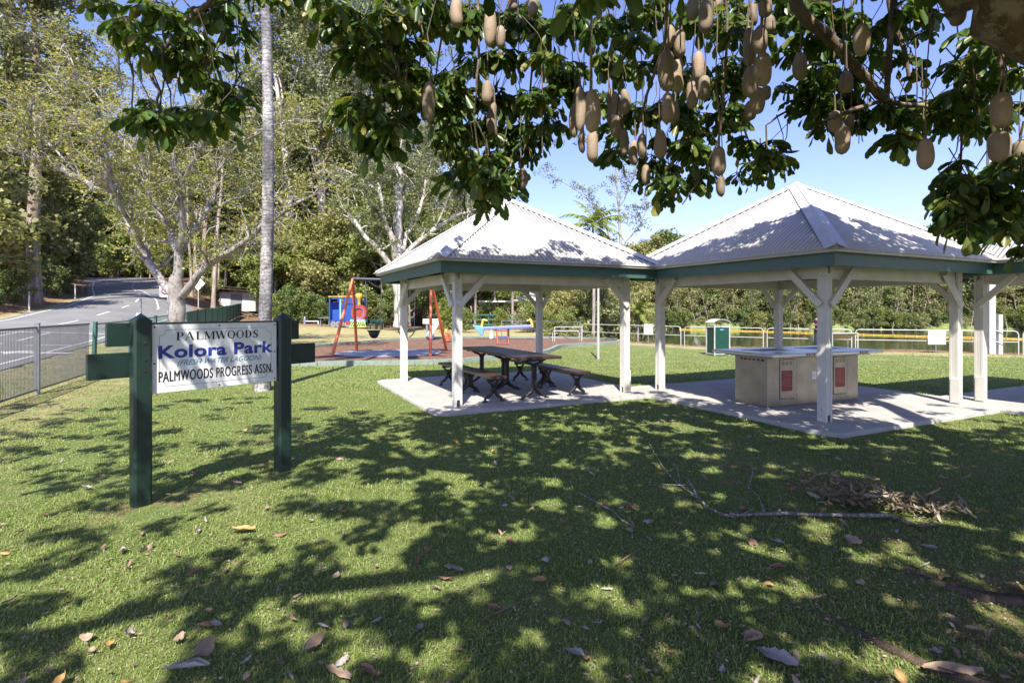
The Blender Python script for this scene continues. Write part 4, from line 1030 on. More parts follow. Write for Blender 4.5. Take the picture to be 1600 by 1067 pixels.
VAR = {
 'tall': [tree_variant(100+i, (27,31,24,28)[i], (.42,.5,.36,.4)[i], (.42,.5,.35,.3)[i], 13, 6.0, .75, 190, .34, (1.0,2.0), TALL_B, EUC_L, droop=.6, aspect=.28, flat=.75) for i in range(4)],
 'gum':  [tree_variant(200+i, (20,17,22)[i], (.34,.3,.36)[i], (.35,.3,.42)[i], 12, 5.0, .8, 130, .24, (.8,1.5), WGUM_B, EUC_L, droop=.7, aspect=.25, flat=.8) for i in range(3)],
 'dark': [tree_variant(300+i, (12,14,10,12)[i], .24, .12, 22, (3.6,4.2,3.4,3.0)[i], .45, 150, .27, (.8,1.4), GREY_B, (DRK_L,DRK_L,DRK_L,OLV_L)[i], droop=.3, aspect=.42, flat=.75, subs=2) for i in range(4)],
 'bright': [tree_variant(400+i, (9,11,8)[i], .2, .14, 20, (3.2,3.6,3.0)[i], .45, 140, .24, (.7,1.2), GREY_B, BRT_L, droop=.35, aspect=.45, flat=.7, subs=2) for i in range(3)],
 'bank': [tree_variant(500+i, (7.5,6.5,8.5,7)[i], .16, .1, 18, (2.6,2.8,2.4,2.6)[i], .5, 110, .23, (.5,1.1), WGUM_B, (OLV_L,OLV_L,DRK_L,OLV_L)[i], droop=.2, aspect=.42, flat=.8, subs=2) for i in range(4)],
 'shrub': [tree_variant(600+i, (2.6,3.2,2.0)[i], .05, .02, 14, (1.3,1.6,1.3)[i], .7, 90, .17, (.35,.6), GREY_B, (BRT_L,DRK_L,OLV_L)[i], droop=.0, aspect=.3, flat=.9, subs=1) for i in range(3)],
 'pole': [tree_variant(700+i, (19,22,17)[i], (.16,.2,.14)[i], .62, 7, 2.4, .9, 90, .28, (.6,1.2), GUM_B, EUC_L, droop=.5, aspect=.3) for i in range(3)],
}
LAB = {
 'tall': ('tall_gum_tree', 'tall gum tree with olive crown in the background forest', 'tree', 'tall gum trees of the background forest'),
 'gum': ('white_gum_tree', 'white-limbed gum tree with loose grey green crown behind the playground trees', 'tree', 'white-limbed gum trees in the background'),
 'dark': ('rainforest_tree', 'dense dark green bushy tree in the background thicket', 'tree', 'dense dark trees of the background thicket'),
 'bright': ('leafy_tree', 'bright yellow green bushy tree at the sunny edge of the forest', 'tree', 'bright bushy trees at the forest edge'),
 'bank': ('bank_tree', 'low scrubby tree with pale stems on the far bank of the lagoon', 'tree', 'scrubby trees on the far lagoon bank'),
 'shrub': ('shrub', 'leafy shrub at the foot of the background trees', 'shrub', 'shrubs at the foot of the background trees'),
 'pole': ('slender_gum_tree', 'slender pale trunked gum tree standing in the dark roadside forest', 'tree', 'slender gum trunks of the roadside forest'),
}
def put(kind, x, y, s=1.0, label=None, v=None, rz=None, sz=None, z=None, cat=None, group=True):
    nm, lb, ct, gr = LAB[kind]; k = rnd.randrange(len(VAR[kind])) if v is None else v
    t = thing(nm, label or lb, cat or ct, (x, y, gzf(x, y)-.05 if z is None else z), rnd.random()*6.28 if rz is None else rz, gr if (group and not label) else None)
    t.scale = (s, s, sz or s)
    a, b_ = VAR[kind][k]; link('trunk', a, None, t); link('crown', b_, None, t); return t
def putu(kind, u, Y, **kw): return put(kind, (u-800)/FPX*Y, Y, **kw)
R = rnd.uniform
def clear_road(x, y, m_=1.5): return x < float(ipol(y, RL))-m_ or x > float(ipol(y, RR))+m_
# behind the road: deep dark forest
for i in range(34):
    Y = R(62, 135); u = R(-120, 470); x = (u-800)/FPX*Y
    if clear_road(x, Y, 4): put('tall', x, Y, s=R(.85, 1.2))
for i in range(40):
    Y = R(58, 110); u = R(-120, 460); x = (u-800)/FPX*Y
    if clear_road(x, Y, 3): put('pole', x, Y, s=R(.85, 1.25))
for i in range(30):
    Y = R(70, 125); u = R(-100, 480); x = (u-800)/FPX*Y
    if clear_road(x, Y, 3.5): put('bank' if i % 3 else 'dark', x, Y, s=R(1.2, 1.9) if i % 3 else R(.7,1.0))
for u in range(80, 330, 13):                                    # wall of trees where the road turns away
    Y = R(118, 132); putu('dark', u, Y, s=R(.9, 1.5)); 
    if u % 2: putu('tall', u, Y+6, s=R(.9, 1.15))
for i in range(34):
    Y = R(66, 96); u = R(120, 345); x = (u-800)/FPX*Y
    if clear_road(x, Y, 2): put('pole', x, Y, s=R(.8, 1.3))
for i in range(14):
    Y = R(62, 100); u = R(235, 330); x = (u-800)/FPX*Y
    if clear_road(x, Y, 1.5): put('shrub', x, Y, s=R(.8, 1.3))
for u in range(40, 400, 9): putu('shrub', u, R(112, 122), s=R(2.0, 3.0))
for i in range(16): putu('dark', 60+i*22, R(122,130), s=R(1.0,1.5), v=3)
for u, Y, s in ((448,62,1.35),(500,66,1.5),(470,78,1.6),(545,64,1.45),(590,68,1.5),(640,70,1.4),(525,90,1.7),(575,58,1.1),(690,66,1.25),(410,72,1.4),(730,62,1.0),(655,60,1.05)): putu('gum', u, Y, s=s)
for u, Y, s in ((455,57,1.75),(505,60,1.8),(548,63,1.7),(425,66,1.8),(480,70,2.0),(585,66,1.7)): putu('gum', u, Y, s=s, sz=s*.95)
# left bank of the road, near
putu('tall', 52, 39, s=.92, v=1, label='big gum tree with a thick grey brown trunk on the road bank at far left', rz=1.0)
for u, Y, k, s in ((-60,44,'tall',.9),(-10,52,'tall',1.0),(20,58,'tall',.9),(95,60,'tall',.95),(130,66,'tall',1.0),(-30,40,'gum',.8),(12,46,'bank',1.5),(60,52,'bank',1.5),(100,52,'bank',1.3),(-90,38,'bank',1.5),(-60,33,'bank',1.4),(120,72,'bank',1.6),(40,54,'gum',.9),(85,62,'gum',.9),(110,64,'gum',1.0),(10,44,'gum',.75),(-130,45,'tall',1),(35,47,'bank',1.3),(80,60,'bank',1.6)):
    x = (u-800)/FPX*Y
    put(k, min(x, float(ipol(Y, RL))-3), Y, s=s)
for u, Y in ((5,33),(18,36),(40,36),(70,44),(95,50),(110,58),(-25,31),(-10,38),(28,42),(60,47),(125,62)):
    x = min((u-800)/FPX*Y, float(ipol(Y, RL))-2.5); put('shrub', x, Y, s=R(.6,1.0), v=1)
# between the road and the playground
for u, Y, k, s in ((300,62,'pole',1.1),(318,70,'tall',.9),(345,74,'tall',.85),(355,86,'dark',1.2),(385,84,'dark',1.3),(420,78,'dark',1.1),(338,66,'shrub',1.2),(410,70,'bright',1.0),(350,72,'bright',.9),(440,60,'bright',1.15),(462,64,'dark',1.1),(480,58,'bright',1.1),(405,96,'tall',.95),(450,90,'tall',.85),(500,92,'gum',1.1),(540,85,'gum',1.1)):
    putu(k, u, Y, s=s)
putu('pole', 333, 50, s=1.0, v=1, label='thick brown gum trunk beside the diamond road sign', rz=.3).children[0].data
for u, Y, s in ((428,55,.95),(520,60,1.15),(560,56,1.1),(600,53,1.05),(640,55,.95),(492,60,1.0),(665,52,.8)): putu('bright', u, Y, s=s)
for u, Y, s in ((450,58,.9),(500,55,.85),(535,55,.95),(575,60,1.15),(610,62,1.25),(650,60,1.1),(690,55,.85),(640,50,.55),(700,60,.95),(475,63,1.1)): putu('dark', u, Y, s=s)
for u, Y, s in ((560,72,1.0),(700,70,.85),(655,66,.95),(740,72,.72),(600,78,1.0),(520,75,1.05),(470,80,1.0),(780,74,.7)): putu('gum', u, Y, s=s)
for u, Y, s in ((480,74,.75),(545,80,.8),(590,88,.85),(640,82,.8),(440,82,.85)): putu('tall', u, Y, s=s)
for i in range(26): putu('shrub', R(440, 700), R(48, 56), s=R(.6, 1.05), v=rnd.choice((0,1,1)))
# dark grove behind the left shelter
for u, Y, s in ((715,54,.62),(745,58,.68),(770,60,.7),(800,58,.66),(830,60,.7),(860,56,.62),(890,60,.62),(735,64,.75),(815,66,.75),(875,66,.7)): putu('dark', u, Y, s=s, v=rnd.randrange(3))
for i in range(20): putu('shrub', R(700, 960), R(36, 46), s=R(.55, .85), v=rnd.choice((0,0,2)))
for u, Y, s in ((905,46,.62),(935,44,.68),(958,47,.6),(985,50,.62),(880,48,.6),(1000,60,.7),(965,60,.75)): putu('bank', u, Y, s=s*1.1, v=rnd.choice((0,1,3)))
for u, Y in ((872,34),(888,36),(902,33.5),(920,35),(938,33),(955,35),(862,33)): putu('shrub', u, Y, s=R(.45,.62), v=rnd.choice((0,2)))
# far bank of the lagoon
for row, (Y0, n_, s0) in enumerate(((68.0, 36, .72), (70.5, 30, .95), (75, 26, 1.15))):
    for i in range(n_):
        u = 930 + (760/n_)*(i+R(-.3,.3)); k = 'bank'
        putu(k, u, Y0+R(-1,1), s=s0*R(1.0,1.3)*(1.0 if u < 1450 else 1.12), v=rnd.choice((0,0,1,2,3)))
for i in range(90): putu('shrub', 930+i*8.4+R(-6,6), R(64.9,66.4), s=R(.55,.95), v=rnd.choice((0,1,1,2,2)), z=-.85)
for u, Y, k, s in ((1490,70,'dark',1.0),(1520,66,'dark',.95),(1550,72,'dark',1.15),(1590,68,'dark',1.0),(1640,70,'dark',1.1),(1455,78,'dark',1.0),(1700,64,'dark',1.0)): putu(k, u, Y, s=s)
putu('gum', 1012, 92, s=.66, v=1)
for u, Y in ((1030,80),(1012,78)): putu('bank', u, Y, s=1.35)
VAR['stick'] = [tree_variant(800+i, (6.5,5.2,7.6)[i], .055, .25, 9, 1.5, .95, 12, .16, (.3,.6), GUM_B, OLV_L, sides=5, droop=.1, aspect=.4, subs=2, lean=.09) for i in range(3)]
LAB['stick'] = ('thin_pale_tree', 'thin pale stemmed nearly bare tree standing at the water side of the far lagoon bank', 'tree', 'thin pale stems on the far lagoon bank')
for i in range(64): putu('stick', 900+i*12.3+R(-7,7), R(64.9,66.2), s=R(.7,1.15), z=-.6)
# fallen pale branches on the far bank
fbk = thing('fallen_branches', 'bleached fallen tree limbs leaning into the lagoon from the far bank', 'dead wood', (34, 64, -.6))
for k in range(5):
    mb = MB(); x0 = R(-14, 14); q, _ = curve_pts((x0, R(1,3), R(.8,2.6)), (R(.5,1)*rnd.choice((1,1,-1)), -.3, R(-.6,-.1)), R(3,6), 6, nr, .25, -.05)
    mb.tube(q, [.065,.06,.05,.045,.035,.025,.015], 5); mb.build('branch', GREY_B, fbk)

# ------------------------------------------------------------------ hand drawn trees
def limb_tree(name, label, base_u, base_Y, limbs, bark, leafm, leaf, tw, seed, zb=None, group=None, extra=(), twig=(3, .9)):
    """limbs: list of (parent_radius, [(u, v, dY), ...], radius0, radius1) given where they stand"""
    bx = (base_u-800)/FPX*base_Y; t = thing(name, label, 'tree', (bx, base_Y, gzf(bx, base_Y)-.05), 0, group)
    rng = np.random.default_rng(seed); o_ = Vector(t.location); tr = MB(); tips = []; lines = []
    for pts, r0, r1 in limbs:
        P_ = [PX(u, v, base_Y+dY)-o_ for u, v, dY in pts]; lines.append((P_, r0, r1))
    for e_ in extra: lines.append(e_)
    for i, (P_, r0, r1) in enumerate(lines):
        Q = [P_[0]]
        for a, b_ in zip(P_[:-1], P_[1:]):
            for f in (.33, .66): Q.append(a.lerp(b_, f)+Vector(rng.normal(size=3))*((b_-a).length*.035))
            Q.append(b_)
        R_ = [r0+(r1-r0)*j/(len(Q)-1) for j in range(len(Q))]
        if i == 0: 
            tr.tube(Q, R_, 14); 
        else:
            mb = MB(); mb.tube(Q, R_, 9); mb.build('limb', bark, t)
        if i > 0:
            for j in range(3, len(Q)):
                for s_ in range(tw):
                    L = (Q[-1]-Q[0]).length
                    d = (Q[j]-Q[j-1]).normalized() + Vector((rng.normal()*.8, rng.normal()*.8, rng.normal()*.4+.25))
                    q, dd = curve_pts(Q[j], d, leaf['tl']*(.6+.8*rng.random()), 4, rng, .5, leaf.get('tu', .05))
                    lines2 = [R_[j]*.45, R_[j]*.35, R_[j]*.25, R_[j]*.16, .012]
                    tips.append((q, lines2))
    tw_mb = MB(); ends = []
    for q, rr in tips:
        tw_mb.tube(q, rr, 5, cap=False); ends += [q[-1], q[2], q[3]]
        for s_ in range(leaf.get('tt', 3)):
            a = q[rng.integers(1, 5)]; q2, _ = curve_pts(a, Vector(rng.normal(size=3))+Vector((0,0,leaf.get('t2u', .2))), leaf['tl']*.55, 3, rng, .6, 0)
            tw_mb.tube(q2, [.018, .014, .010, .006], 3, cap=False, smooth=False); ends += [q2[-1], q2[2]]
    tr.build('trunk', bark, t); tw_mb.build('twigs', bark, t)
    ends = [e_ for e_ in ends if rng.random() < leaf.get('keep', 1)]
    Pn = clump_pts([tuple(e_) for e_ in ends], leaf['n'], leaf['r'], rng, leaf.get('flat', .6), .6)
    V, F = leaf_quads(Pn, leaf['s'], rng, leaf.get('a', .3), leaf.get('d', .3))
    link('crown', np_mesh('crown', V, F, leafm), None, t); return t
POI_L = leafmat('poinciana_leaf', [(.19,.22,.055), (.29,.31,.08), (.38,.34,.08), (.22,.26,.07), (.42,.32,.07), (.25,.27,.10)], trans=.4)
POI_B = barkmat('poinciana_bark', (.34,.315,.285), (.22,.20,.18), (.13,.115,.10), scale=2.2, stretch=(1,1,.6), bstr=.25)
poi = [ ([(275,545,0),(276,500,0),(275,455,0),(276,435,0)], .32, .26),
 ([(272,462,0),(240,420,.3),(221,382,.8),(180,311,1.2),(140,288,1.5),(101,266,1.8),(62,235,1.4),(45,200,1.0),(49,157,.8)], .17, .05),
 ([(276,440,0),(279,390,0),(262,350,.6),(240,312,1.2),(225,277,1.6),(205,230,2.2)], .20, .05),
 ([(279,400,0),(285,350,-.5),(283,292,-1),(270,240,-1.4),(262,190,-1.6)], .15, .04),
 ([(279,392,.2),(296,366,.6),(322,330,1.4),(334,300,2),(339,270,2.4),(352,225,2.6)], .14, .04),
 ([(285,462,0),(310,428,-.4),(345,400,-.9),(390,372,-1.4),(425,345,-1.8),(462,318,-2),(500,300,-2)], .16, .04),
 ([(322,330,1.4),(350,318,2.2),(385,303,3),(415,280,3.6),(450,262,4)], .08, .03),
 ([(310,428,-.4),(335,408,.8),(368,392,2.2),(400,385,3),(440,380,3.4)], .10, .03),
 ([(221,382,.8),(205,350,-.6),(178,300,-1.8),(172,255,-2.4),(160,205,-2.8)], .10, .03),
 ([(180,311,1.2),(168,280,.4),(150,240,0),(120,190,-.4),(100,140,-.8)], .08, .03),
 ([(262,350,.6),(236,300,2.6),(200,240,4),(160,190,5),(130,140,5.5)], .09, .03),
 ([(283,292,-1),(310,240,-2.2),(335,180,-2.8),(350,130,-3)], .07, .025),
 ([(140,288,1.5),(100,250,3),(60,205,4),(20,180,4.4)], .06, .025),
 ([(101,266,1.8),(70,262,1),(30,240,.4),(-15,215,0)], .06, .025),
 ([(225,277,1.6),(215,210,1),(190,140,.6),(185,80,.2)], .06, .025),
 ([(262,190,-1.6),(275,130,-1.8),(300,80,-1.4)], .04, .02),
 ([(205,230,2.2),(160,160,2.6),(110,90,2.8),(60,60,3)], .05, .02),
 ([(339,270,2.4),(380,220,1.6),(440,190,1),(500,190,.6)], .05, .02) ]
limb_tree('feathery_tree', 'pale trunked spreading tree with sparse yellow green feathery leaves behind the park sign', 275, 21.5, poi, POI_B, POI_L,
    dict(tl=1.5, n=9.5, r=(.2,.45), s=.105, a=.32, d=.0, keep=.72, flat=.4, tt=5, tu=.08), 2, 31)
wg = [ ([(625,512,0),(626,470,0),(622,430,0),(621,400,0)], .50, .40),
 ([(621,410,0),(622,360,.2),(621,300,.3),(621,240,.5),(619,170,.8),(616,90,1),(612,10,1)], .36, .15),
 ([(618,425,0),(600,400,-.6),(575,375,-1),(558,352,-1.2),(545,335,-1.2)], .20, .13),
 ([(620,412,0),(612,370,-.8),(600,345,-1.2),(596,310,-1.6),(592,285,-1.6),(604,255,-1.8)], .22, .07),
 ([(626,405,0),(645,385,.5),(680,358,.8),(710,338,1),(745,328,1),(775,325,1.2)], .20, .06),
 ([(680,358,.8),(692,330,.4),(703,302,0),(715,285,0),(735,262,0)], .09, .03),
 ([(628,392,0),(640,360,1.6),(655,330,2.6),(664,290,3.2),(680,240,3.6)], .20, .06),
 ([(596,310,-1.6),(580,290,-1),(560,275,-.6),(530,262,0)], .08, .03),
 ([(619,170,.8),(640,130,0),(670,90,-.8)], .10, .04), ([(621,240,.5),(600,200,2),(575,160,3),(555,110,3.6)], .12, .04), ([(616,90,1),(585,60,0),(550,30,-1),(525,10,-1)], .08, .03),
 ([(664,290,3.2),(700,250,4),(740,215,4.6),(790,190,5)], .07, .03) ]
limb_tree('big_white_gum', 'big white gum with a smooth forked trunk and crooked bare limbs behind the swing set', 625, 38, wg, WGUM_B, EUC_L,
    dict(tl=1.7, n=40, r=(.4,.85), s=.20, a=.26, d=.7, keep=.62, flat=.8, tt=2), 1, 32)
lg = [ ([(972,520,0),(970,440,0),(968,400,0)], .28, .22), ([(968,410,0),(968,350,0),(965,310,.3),(963,275,.5),(958,235,.8)], .18, .05),
 ([(968,400,0),(950,365,.4),(938,335,1),(925,318,1.4),(905,300,1.8)], .11, .04), ([(967,392,0),(985,370,-.4),(1000,352,-.8),(1008,335,-1)], .10, .03),
 ([(966,330,.2),(978,305,0),(988,280,-.4),(995,255,-1)], .07, .03), ([(905,300,1.8),(880,285,2),(860,275,2)], .04, .02), ([(958,235,.8),(930,225,1),(900,215,1.4),(870,225,1.6)], .04, .02),
 ([(967,398,0),(950,388,-.5),(925,385,-1)], .06, .02) ]
limb_tree('lacy_gum', 'lacy grey green gum with thin dark stems against the sky between the two roofs', 971, 58, lg, GREY_B, EUC_L,
    dict(tl=1.6, n=20, r=(.35,.8), s=.21, a=.28, d=.6, keep=.55, flat=.7, tt=2), 1, 33)
# palms
def frond(mb_, L, az, el0, curl, rng, mats, leafL, nleaf=26, twist=0):
    """returns rachis points and leaflet quads"""
    pts = []; p = Vector((0,0,0)); e_ = el0; n = 12
    for i in range(n+1):
        pts.append(p.copy()); d = Vector((math.cos(az)*math.cos(e_), math.sin(az)*math.cos(e_), math.sin(e_))); p = p + d*(L/n); e_ -= curl/n
    V = []; F = []
    side = Vector((-math.sin(az), math.cos(az), 0))
    for k in range(nleaf):
        f = .12+.88*k/nleaf; j = min(int(f*n), n-1); q = pts[j].lerp(pts[j+1], f*n-j); d = (pts[j+1]-pts[j]).normalized()
        ll = leafL*math.sin(math.pi*min(1, f*.85+.15))**.7
        for s_ in (-1, 1):
            dirn = (side*s_*.8+d*.7+Vector((0,0,-.45+rng.normal()*.2))).normalized(); w_ = d*.045*ll*2
            m1 = q+dirn*ll*.5+Vector((0,0,.03)); i0 = len(V)
            V += [q-w_, q+w_, m1+w_*1.2, m1-w_*1.2, q+dirn*ll+Vector((0,0,-.12*ll))]
            F += [(i0,i0+1,i0+2,i0+3), (i0+3,i0+2,i0+4,i0+4)]
    return pts, V, F
def palm(name, label, x, y, h, r0, r1, nf, L, bark, leafm, seed, leafL=.5, z0=None, hollow=0, group=None):
    rng = np.random.default_rng(seed); t = thing(name, label, 'palm', (x, y, gzf(x, y)), 0, group)
    mb = MB(); n = 60; pts = []; rad = []
    for i in range(n+1):
        f = i/n; pts.append((.10*math.sin(f*3)*h/8, .06*math.sin(f*2+1)*h/8, -.1+f*h)); rr = r1+(r0-r1)*(1-f)**1.2
        if f < .06: rr += r0*.35*(1-f/.06)
        rad.append(rr*(1.0 if i % 2 else .975))
    mb.tube(pts, rad, 18); mb.build('trunk', bark, t)
    top = Vector(pts[-1]); fr = MB(); lf_ = MB()
    mb = MB(); mb.tube([top, top+Vector((0,0,L*.25))], [r1*1.15, r1*.6], 10); mb.build('crown_shaft', MIDG if False else BRT_SH, t)
    for k in range(nf):
        az = k*2.4+rng.normal()*.2; el0 = 1.35-1.5*(k/nf)+rng.normal()*.1
        p_, V, F = frond(None, L*(.85+.3*rng.random()), az, el0, 1.3+.5*rng.random(), rng, None, leafL)
        o_ = top+Vector((0,0,L*.22)); q = MB(); q.tube([p+o_ for p in p_], [.03*(1-.8*i/12) for i in range(13)], 4, cap=False)
        q.add([v+o_ for v in V], [f_ if f_[2] != f_[3] else f_[:3] for f_ in F]); q.build('frond', leafm, t)
    return t
PALM_L = leafmat('palm_leaf', [(.10,.15,.03), (.20,.24,.05), (.30,.30,.08)], trans=.3)
BRT_SH = pmat('crown_shaft_green', (.18,.24,.08), rough=.5, bstr=0)
m, n, b, o = newmat('palm_bark'); v = mapping(n, (1,1,1))
wv = NN(n, 'ShaderNodeTexWave', wave_type='BANDS', bands_direction='Z'); wv.inputs['Scale'].default_value = 4.2; wv.inputs['Distortion'].default_value = 8; wv.inputs['Detail'].default_value = 4; wv.inputs['Detail Scale'].default_value = 2.5; n.links.new(v, wv.inputs[0])
r = ramp(n, wv.outputs['Fac'], [(.02, (.17,.155,.15)), (.12, (.30,.285,.27)), (.7, (.37,.355,.34))])
t = noise(n, 2.2, 8, .75, vec=mapping(n, (1.2,1.2,.7))); r2 = ramp(n, t.outputs[0], [(.42, (.30,.29,.30)), (.49, (.7,.7,.7)), (.58, (1.2,1.2,1.2))])
t2 = noise(n, 22, 6, .8, vec=v); r3 = ramp(n, t2.outputs[0], [(.36, (.42,.40,.39)), (.52, (1.08,1.08,1.08))])
t5 = noise(n, .9, 3, .5, vec=mapping(n, (.6,.6,1))); r5 = ramp(n, t5.outputs[0], [(.42, (.62,.62,.66)), (.56, (1.12,1.12,1.1))])
n.links.new(mixc(n, 1.0, mixc(n, 1.0, mixc(n, 1.0, r.outputs[0], r2.outputs[0], 'MULTIPLY'), r3.outputs[0], 'MULTIPLY'), r5.outputs[0], 'MULTIPLY'), b.inputs['Base Color']); b.inputs['Roughness'].default_value = .85
bump(n, b, wv.outputs['Fac'], .25, .01); PALM_B = m
palm('palm_tree', 'palm with a tall white and black ringed trunk rising behind the park sign', -4.92, 10.65, 9.6, .132, .085, 14, 3.0, PALM_B, PALM_L, 3, .7)
palm('background_palm', 'palm crown with drooping yellow fronds showing above the left shelter roof', (926-800)/FPX*40, 40, 8.7, .13, .10, 19, 3.0, GREY_B, PALM_L, 8, .55)
for k, (u, Y, h) in enumerate(((742,50,4.6),(772,53,5.0),(800,50,4.2),(838,52,4.8),(862,50,4.4),(725,54,4.8))):
    palm('grove_palm', 'dark palm with drooping fronds in the shady grove behind the left shelter', (u-800)/FPX*Y, Y, h, .12, .1, 11, 2.6, GREY_B, DRK_L, 20+k, .6, group='palms in the shady grove')
palm('background_palm', 'small palm with hanging orange fronds seen between the two shelters', (996-800)/FPX*47, 47, 3.1, .12, .1, 12, 1.9, GREY_B, PALM_L, 41, .5)
# ------------------------------------------------------------------ the sausage tree overhead
SL_L = leafmat('sausage_tree_leaf', [(.038,.075,.016), (.065,.115,.026), (.095,.155,.038), (.05,.095,.02), (.17,.21,.055), (.06,.11,.025), (.24,.22,.06)], rough=.33, trans=.30, tcol=(1.5,1.7,.45), spec=.35)
SB = barkmat('sausage_tree_bark', (.22,.16,.115), (.10,.07,.05), (.31,.25,.19), scale=3.2, stretch=(1,1,.8), bstr=.9)
STK = barkmat('stalk_bark', (.22,.165,.11), (.12,.09,.06), scale=8, bstr=.3)
FRU = pmat('fruit_skin', (.32,.245,.175), (.22,.165,.115), rough=.75, scale=9, bs=70, bstr=.25, dirt=((.15,.10,.07), 18, .58), objvar=.22)
TL = Vector((4.7, 2.3, 0))
st_ = thing('sausage_tree', 'huge tree overhead with dark glossy leaves and hanging brown sausage shaped fruit', 'tree', TL)
rel_ = lambda p: Vector(p)-TL
tr = MB(); tr.tube([rel_((4.9,2.0,-.4)), rel_((4.8,2.1,.1)), rel_((4.7,2.3,.7)), rel_((4.65,2.4,1.7)), rel_((4.55,2.5,2.7)), rel_((4.4,2.4,3.3))], [.85,.62,.5,.46,.48,.42], 24, wob=.08)
tr.build('trunk', SB, st_)
LIMBS = [
 # big limb crossing the top right corner, then over the shelters
 ([(4.55,2.5,2.5),(3.7,2.9,3.0),(3.0,3.2,3.48),(2.82,3.35,3.85),(2.75,3.6,4.4),(2.3,4.0,4.9),(1.2,4.2,5.3),(-.3,4.3,5.7)], .40, .07),
 ([(4.4,2.4,3.2),(3.6,1.6,4.0),(2.4,1.0,4.8),(.8,.8,5.4),(-1.2,1.0,5.7),(-3.0,1.6,5.8)], .28, .06),
 ([(4.5,2.3,3.2),(4.2,.9,4.2),(3.4,-.8,5.2),(2.2,-2.4,5.8),(.6,-3.6,6.0)], .26, .07),
 ([(4.7,2.6,3.0),(5.4,3.9,4.1),(5.9,5.2,4.8),(6.2,6.6,5.1)], .24, .07),
 ([(2.4,1.0,4.8),(.6,-.6,5.6),(-1.4,-1.8,6.1),(-3.2,-2.4,6.2)], .13, .05),
 ([(3.3,3.9,4.1),(3.4,4.8,4.6),(3.3,5.8,4.9),(3.0,6.5,5.0)], .14, .05),
 ([(-1.2,1.0,5.7),(-2.2,2.4,5.5),(-2.6,3.6,5.2)], .07, .035),
 ([(1.2,4.2,5.3),(.6,5.2,5.2),(-.2,5.8,5.0)], .08, .03),
]
rg6 = np.random.default_rng(66); LP = []
for pts, r0, r1 in LIMBS:
    Q = [Vector(pts[0])]
    for a, b_ in zip(pts[:-1], pts[1:]):
        a = Vector(a); b_ = Vector(b_)
        for f in (.33, .66): Q.append(a.lerp(b_, f)+Vector(rg6.normal(size=3))*.05)
        Q.append(b_)
    Rr = [r0+(r1-r0)*i/(len(Q)-1) for i in range(len(Q))]
    q = MB(); q.tube([rel_(p) for p in Q], Rr, 14, wob=.08); q.build('limb', SB, st_)
    LP += [(p, r_) for p, r_ in zip(Q, Rr)]
# branches that show in the picture, drawn at their own depth
VB = [ ([(1228,-60,4.6),(1245,10,4.6),(1285,50,4.7),(1330,100,4.8),(1372,148,4.9),(1385,155,5.0)], .065, .035),
 ([(1385,155,5.0),(1440,165,5.1),(1478,182,5.2)], .03, .015), ([(1385,155,5.0),(1330,172,4.8),(1290,188,4.7)], .028, .012),
 ([(1392,-40,5.2),(1396,40,5.2),(1412,75,5.2),(1420,120,5.2)], .04, .015),
 ([(590,-40,4.6),(602,20,4.6),(610,80,4.6),(625,130,4.6),(640,170,4.6)], .032, .010),
 ([(345,-30,3.9),(325,8,3.9),(290,35,3.9),(262,70,3.9),(236,98,3.9),(236,118,3.9),(250,142,3.9),(247,170,3.9)], .024, .008),
 ([(340,-20,4.1),(325,40,4.1),(318,90,4.1),(330,130,4.1)], .016, .006),
 ([(745,-40,5.0),(748,60,5.0),(745,120,5.0),(740,180,5.2),(755,270,5.4)], .016, .008),
 ([(830,-20,5.4),(832,100,5.4),(826,180,5.6),(818,240,5.7)], .014, .008),
 ([(925,-40,4.4),(924,40,4.4),(922,110,4.5)], .014, .008), ([(1043,-60,4.2),(1040,60,4.4),(1010,150,4.8),(1000,190,5)], .017, .01),
 ([(1130,-30,5),(1135,80,5),(1128,180,5.2),(1122,220,5.2),(1100,270,5.4),(1066,320,5.6)], .015, .006),
 ([(1250,165,5.5),(1215,182,5.5),(1197,196,5.5),(1199,240,5.5)], .014, .007), ([(1560,-20,4.2),(1562,60,4.2),(1566,120,4.2)], .04, .015),
 ([(1540,20,4.8),(1520,80,5.0),(1505,150,5.2),(1500,260,5.4)], .024, .008), ([(700,-20,5.2),(690,60,5.2),(680,130,5.2)], .018,.007), ([(640,-20,4.8),(660,50,4.8),(655,110,4.8)], .018,.007)]
for pts, r0, r1 in VB:
    P_ = [PX(*p) for p in pts]; Q = [P_[0]]
    # tie the start back to the nearest limb above
    st0 = min((p for p, _ in LP), key=lambda p: (p-P_[0]).length); mid = st0.lerp(P_[0], .6)+Vector((0,0,.15)); Q = [st0, mid, P_[0]]
    for a, b_ in zip(P_[:-1], P_[1:]): Q.append(a.lerp(b_, .5)+Vector(rg6.normal(size=3))*.012); Q.append(b_)
    q = MB(); q.tube([rel_(p) for p in Q], [r0+(r1-r0)*i/(len(Q)-1) for i in range(len(Q))], 8); q.build('branch', SB, st_)
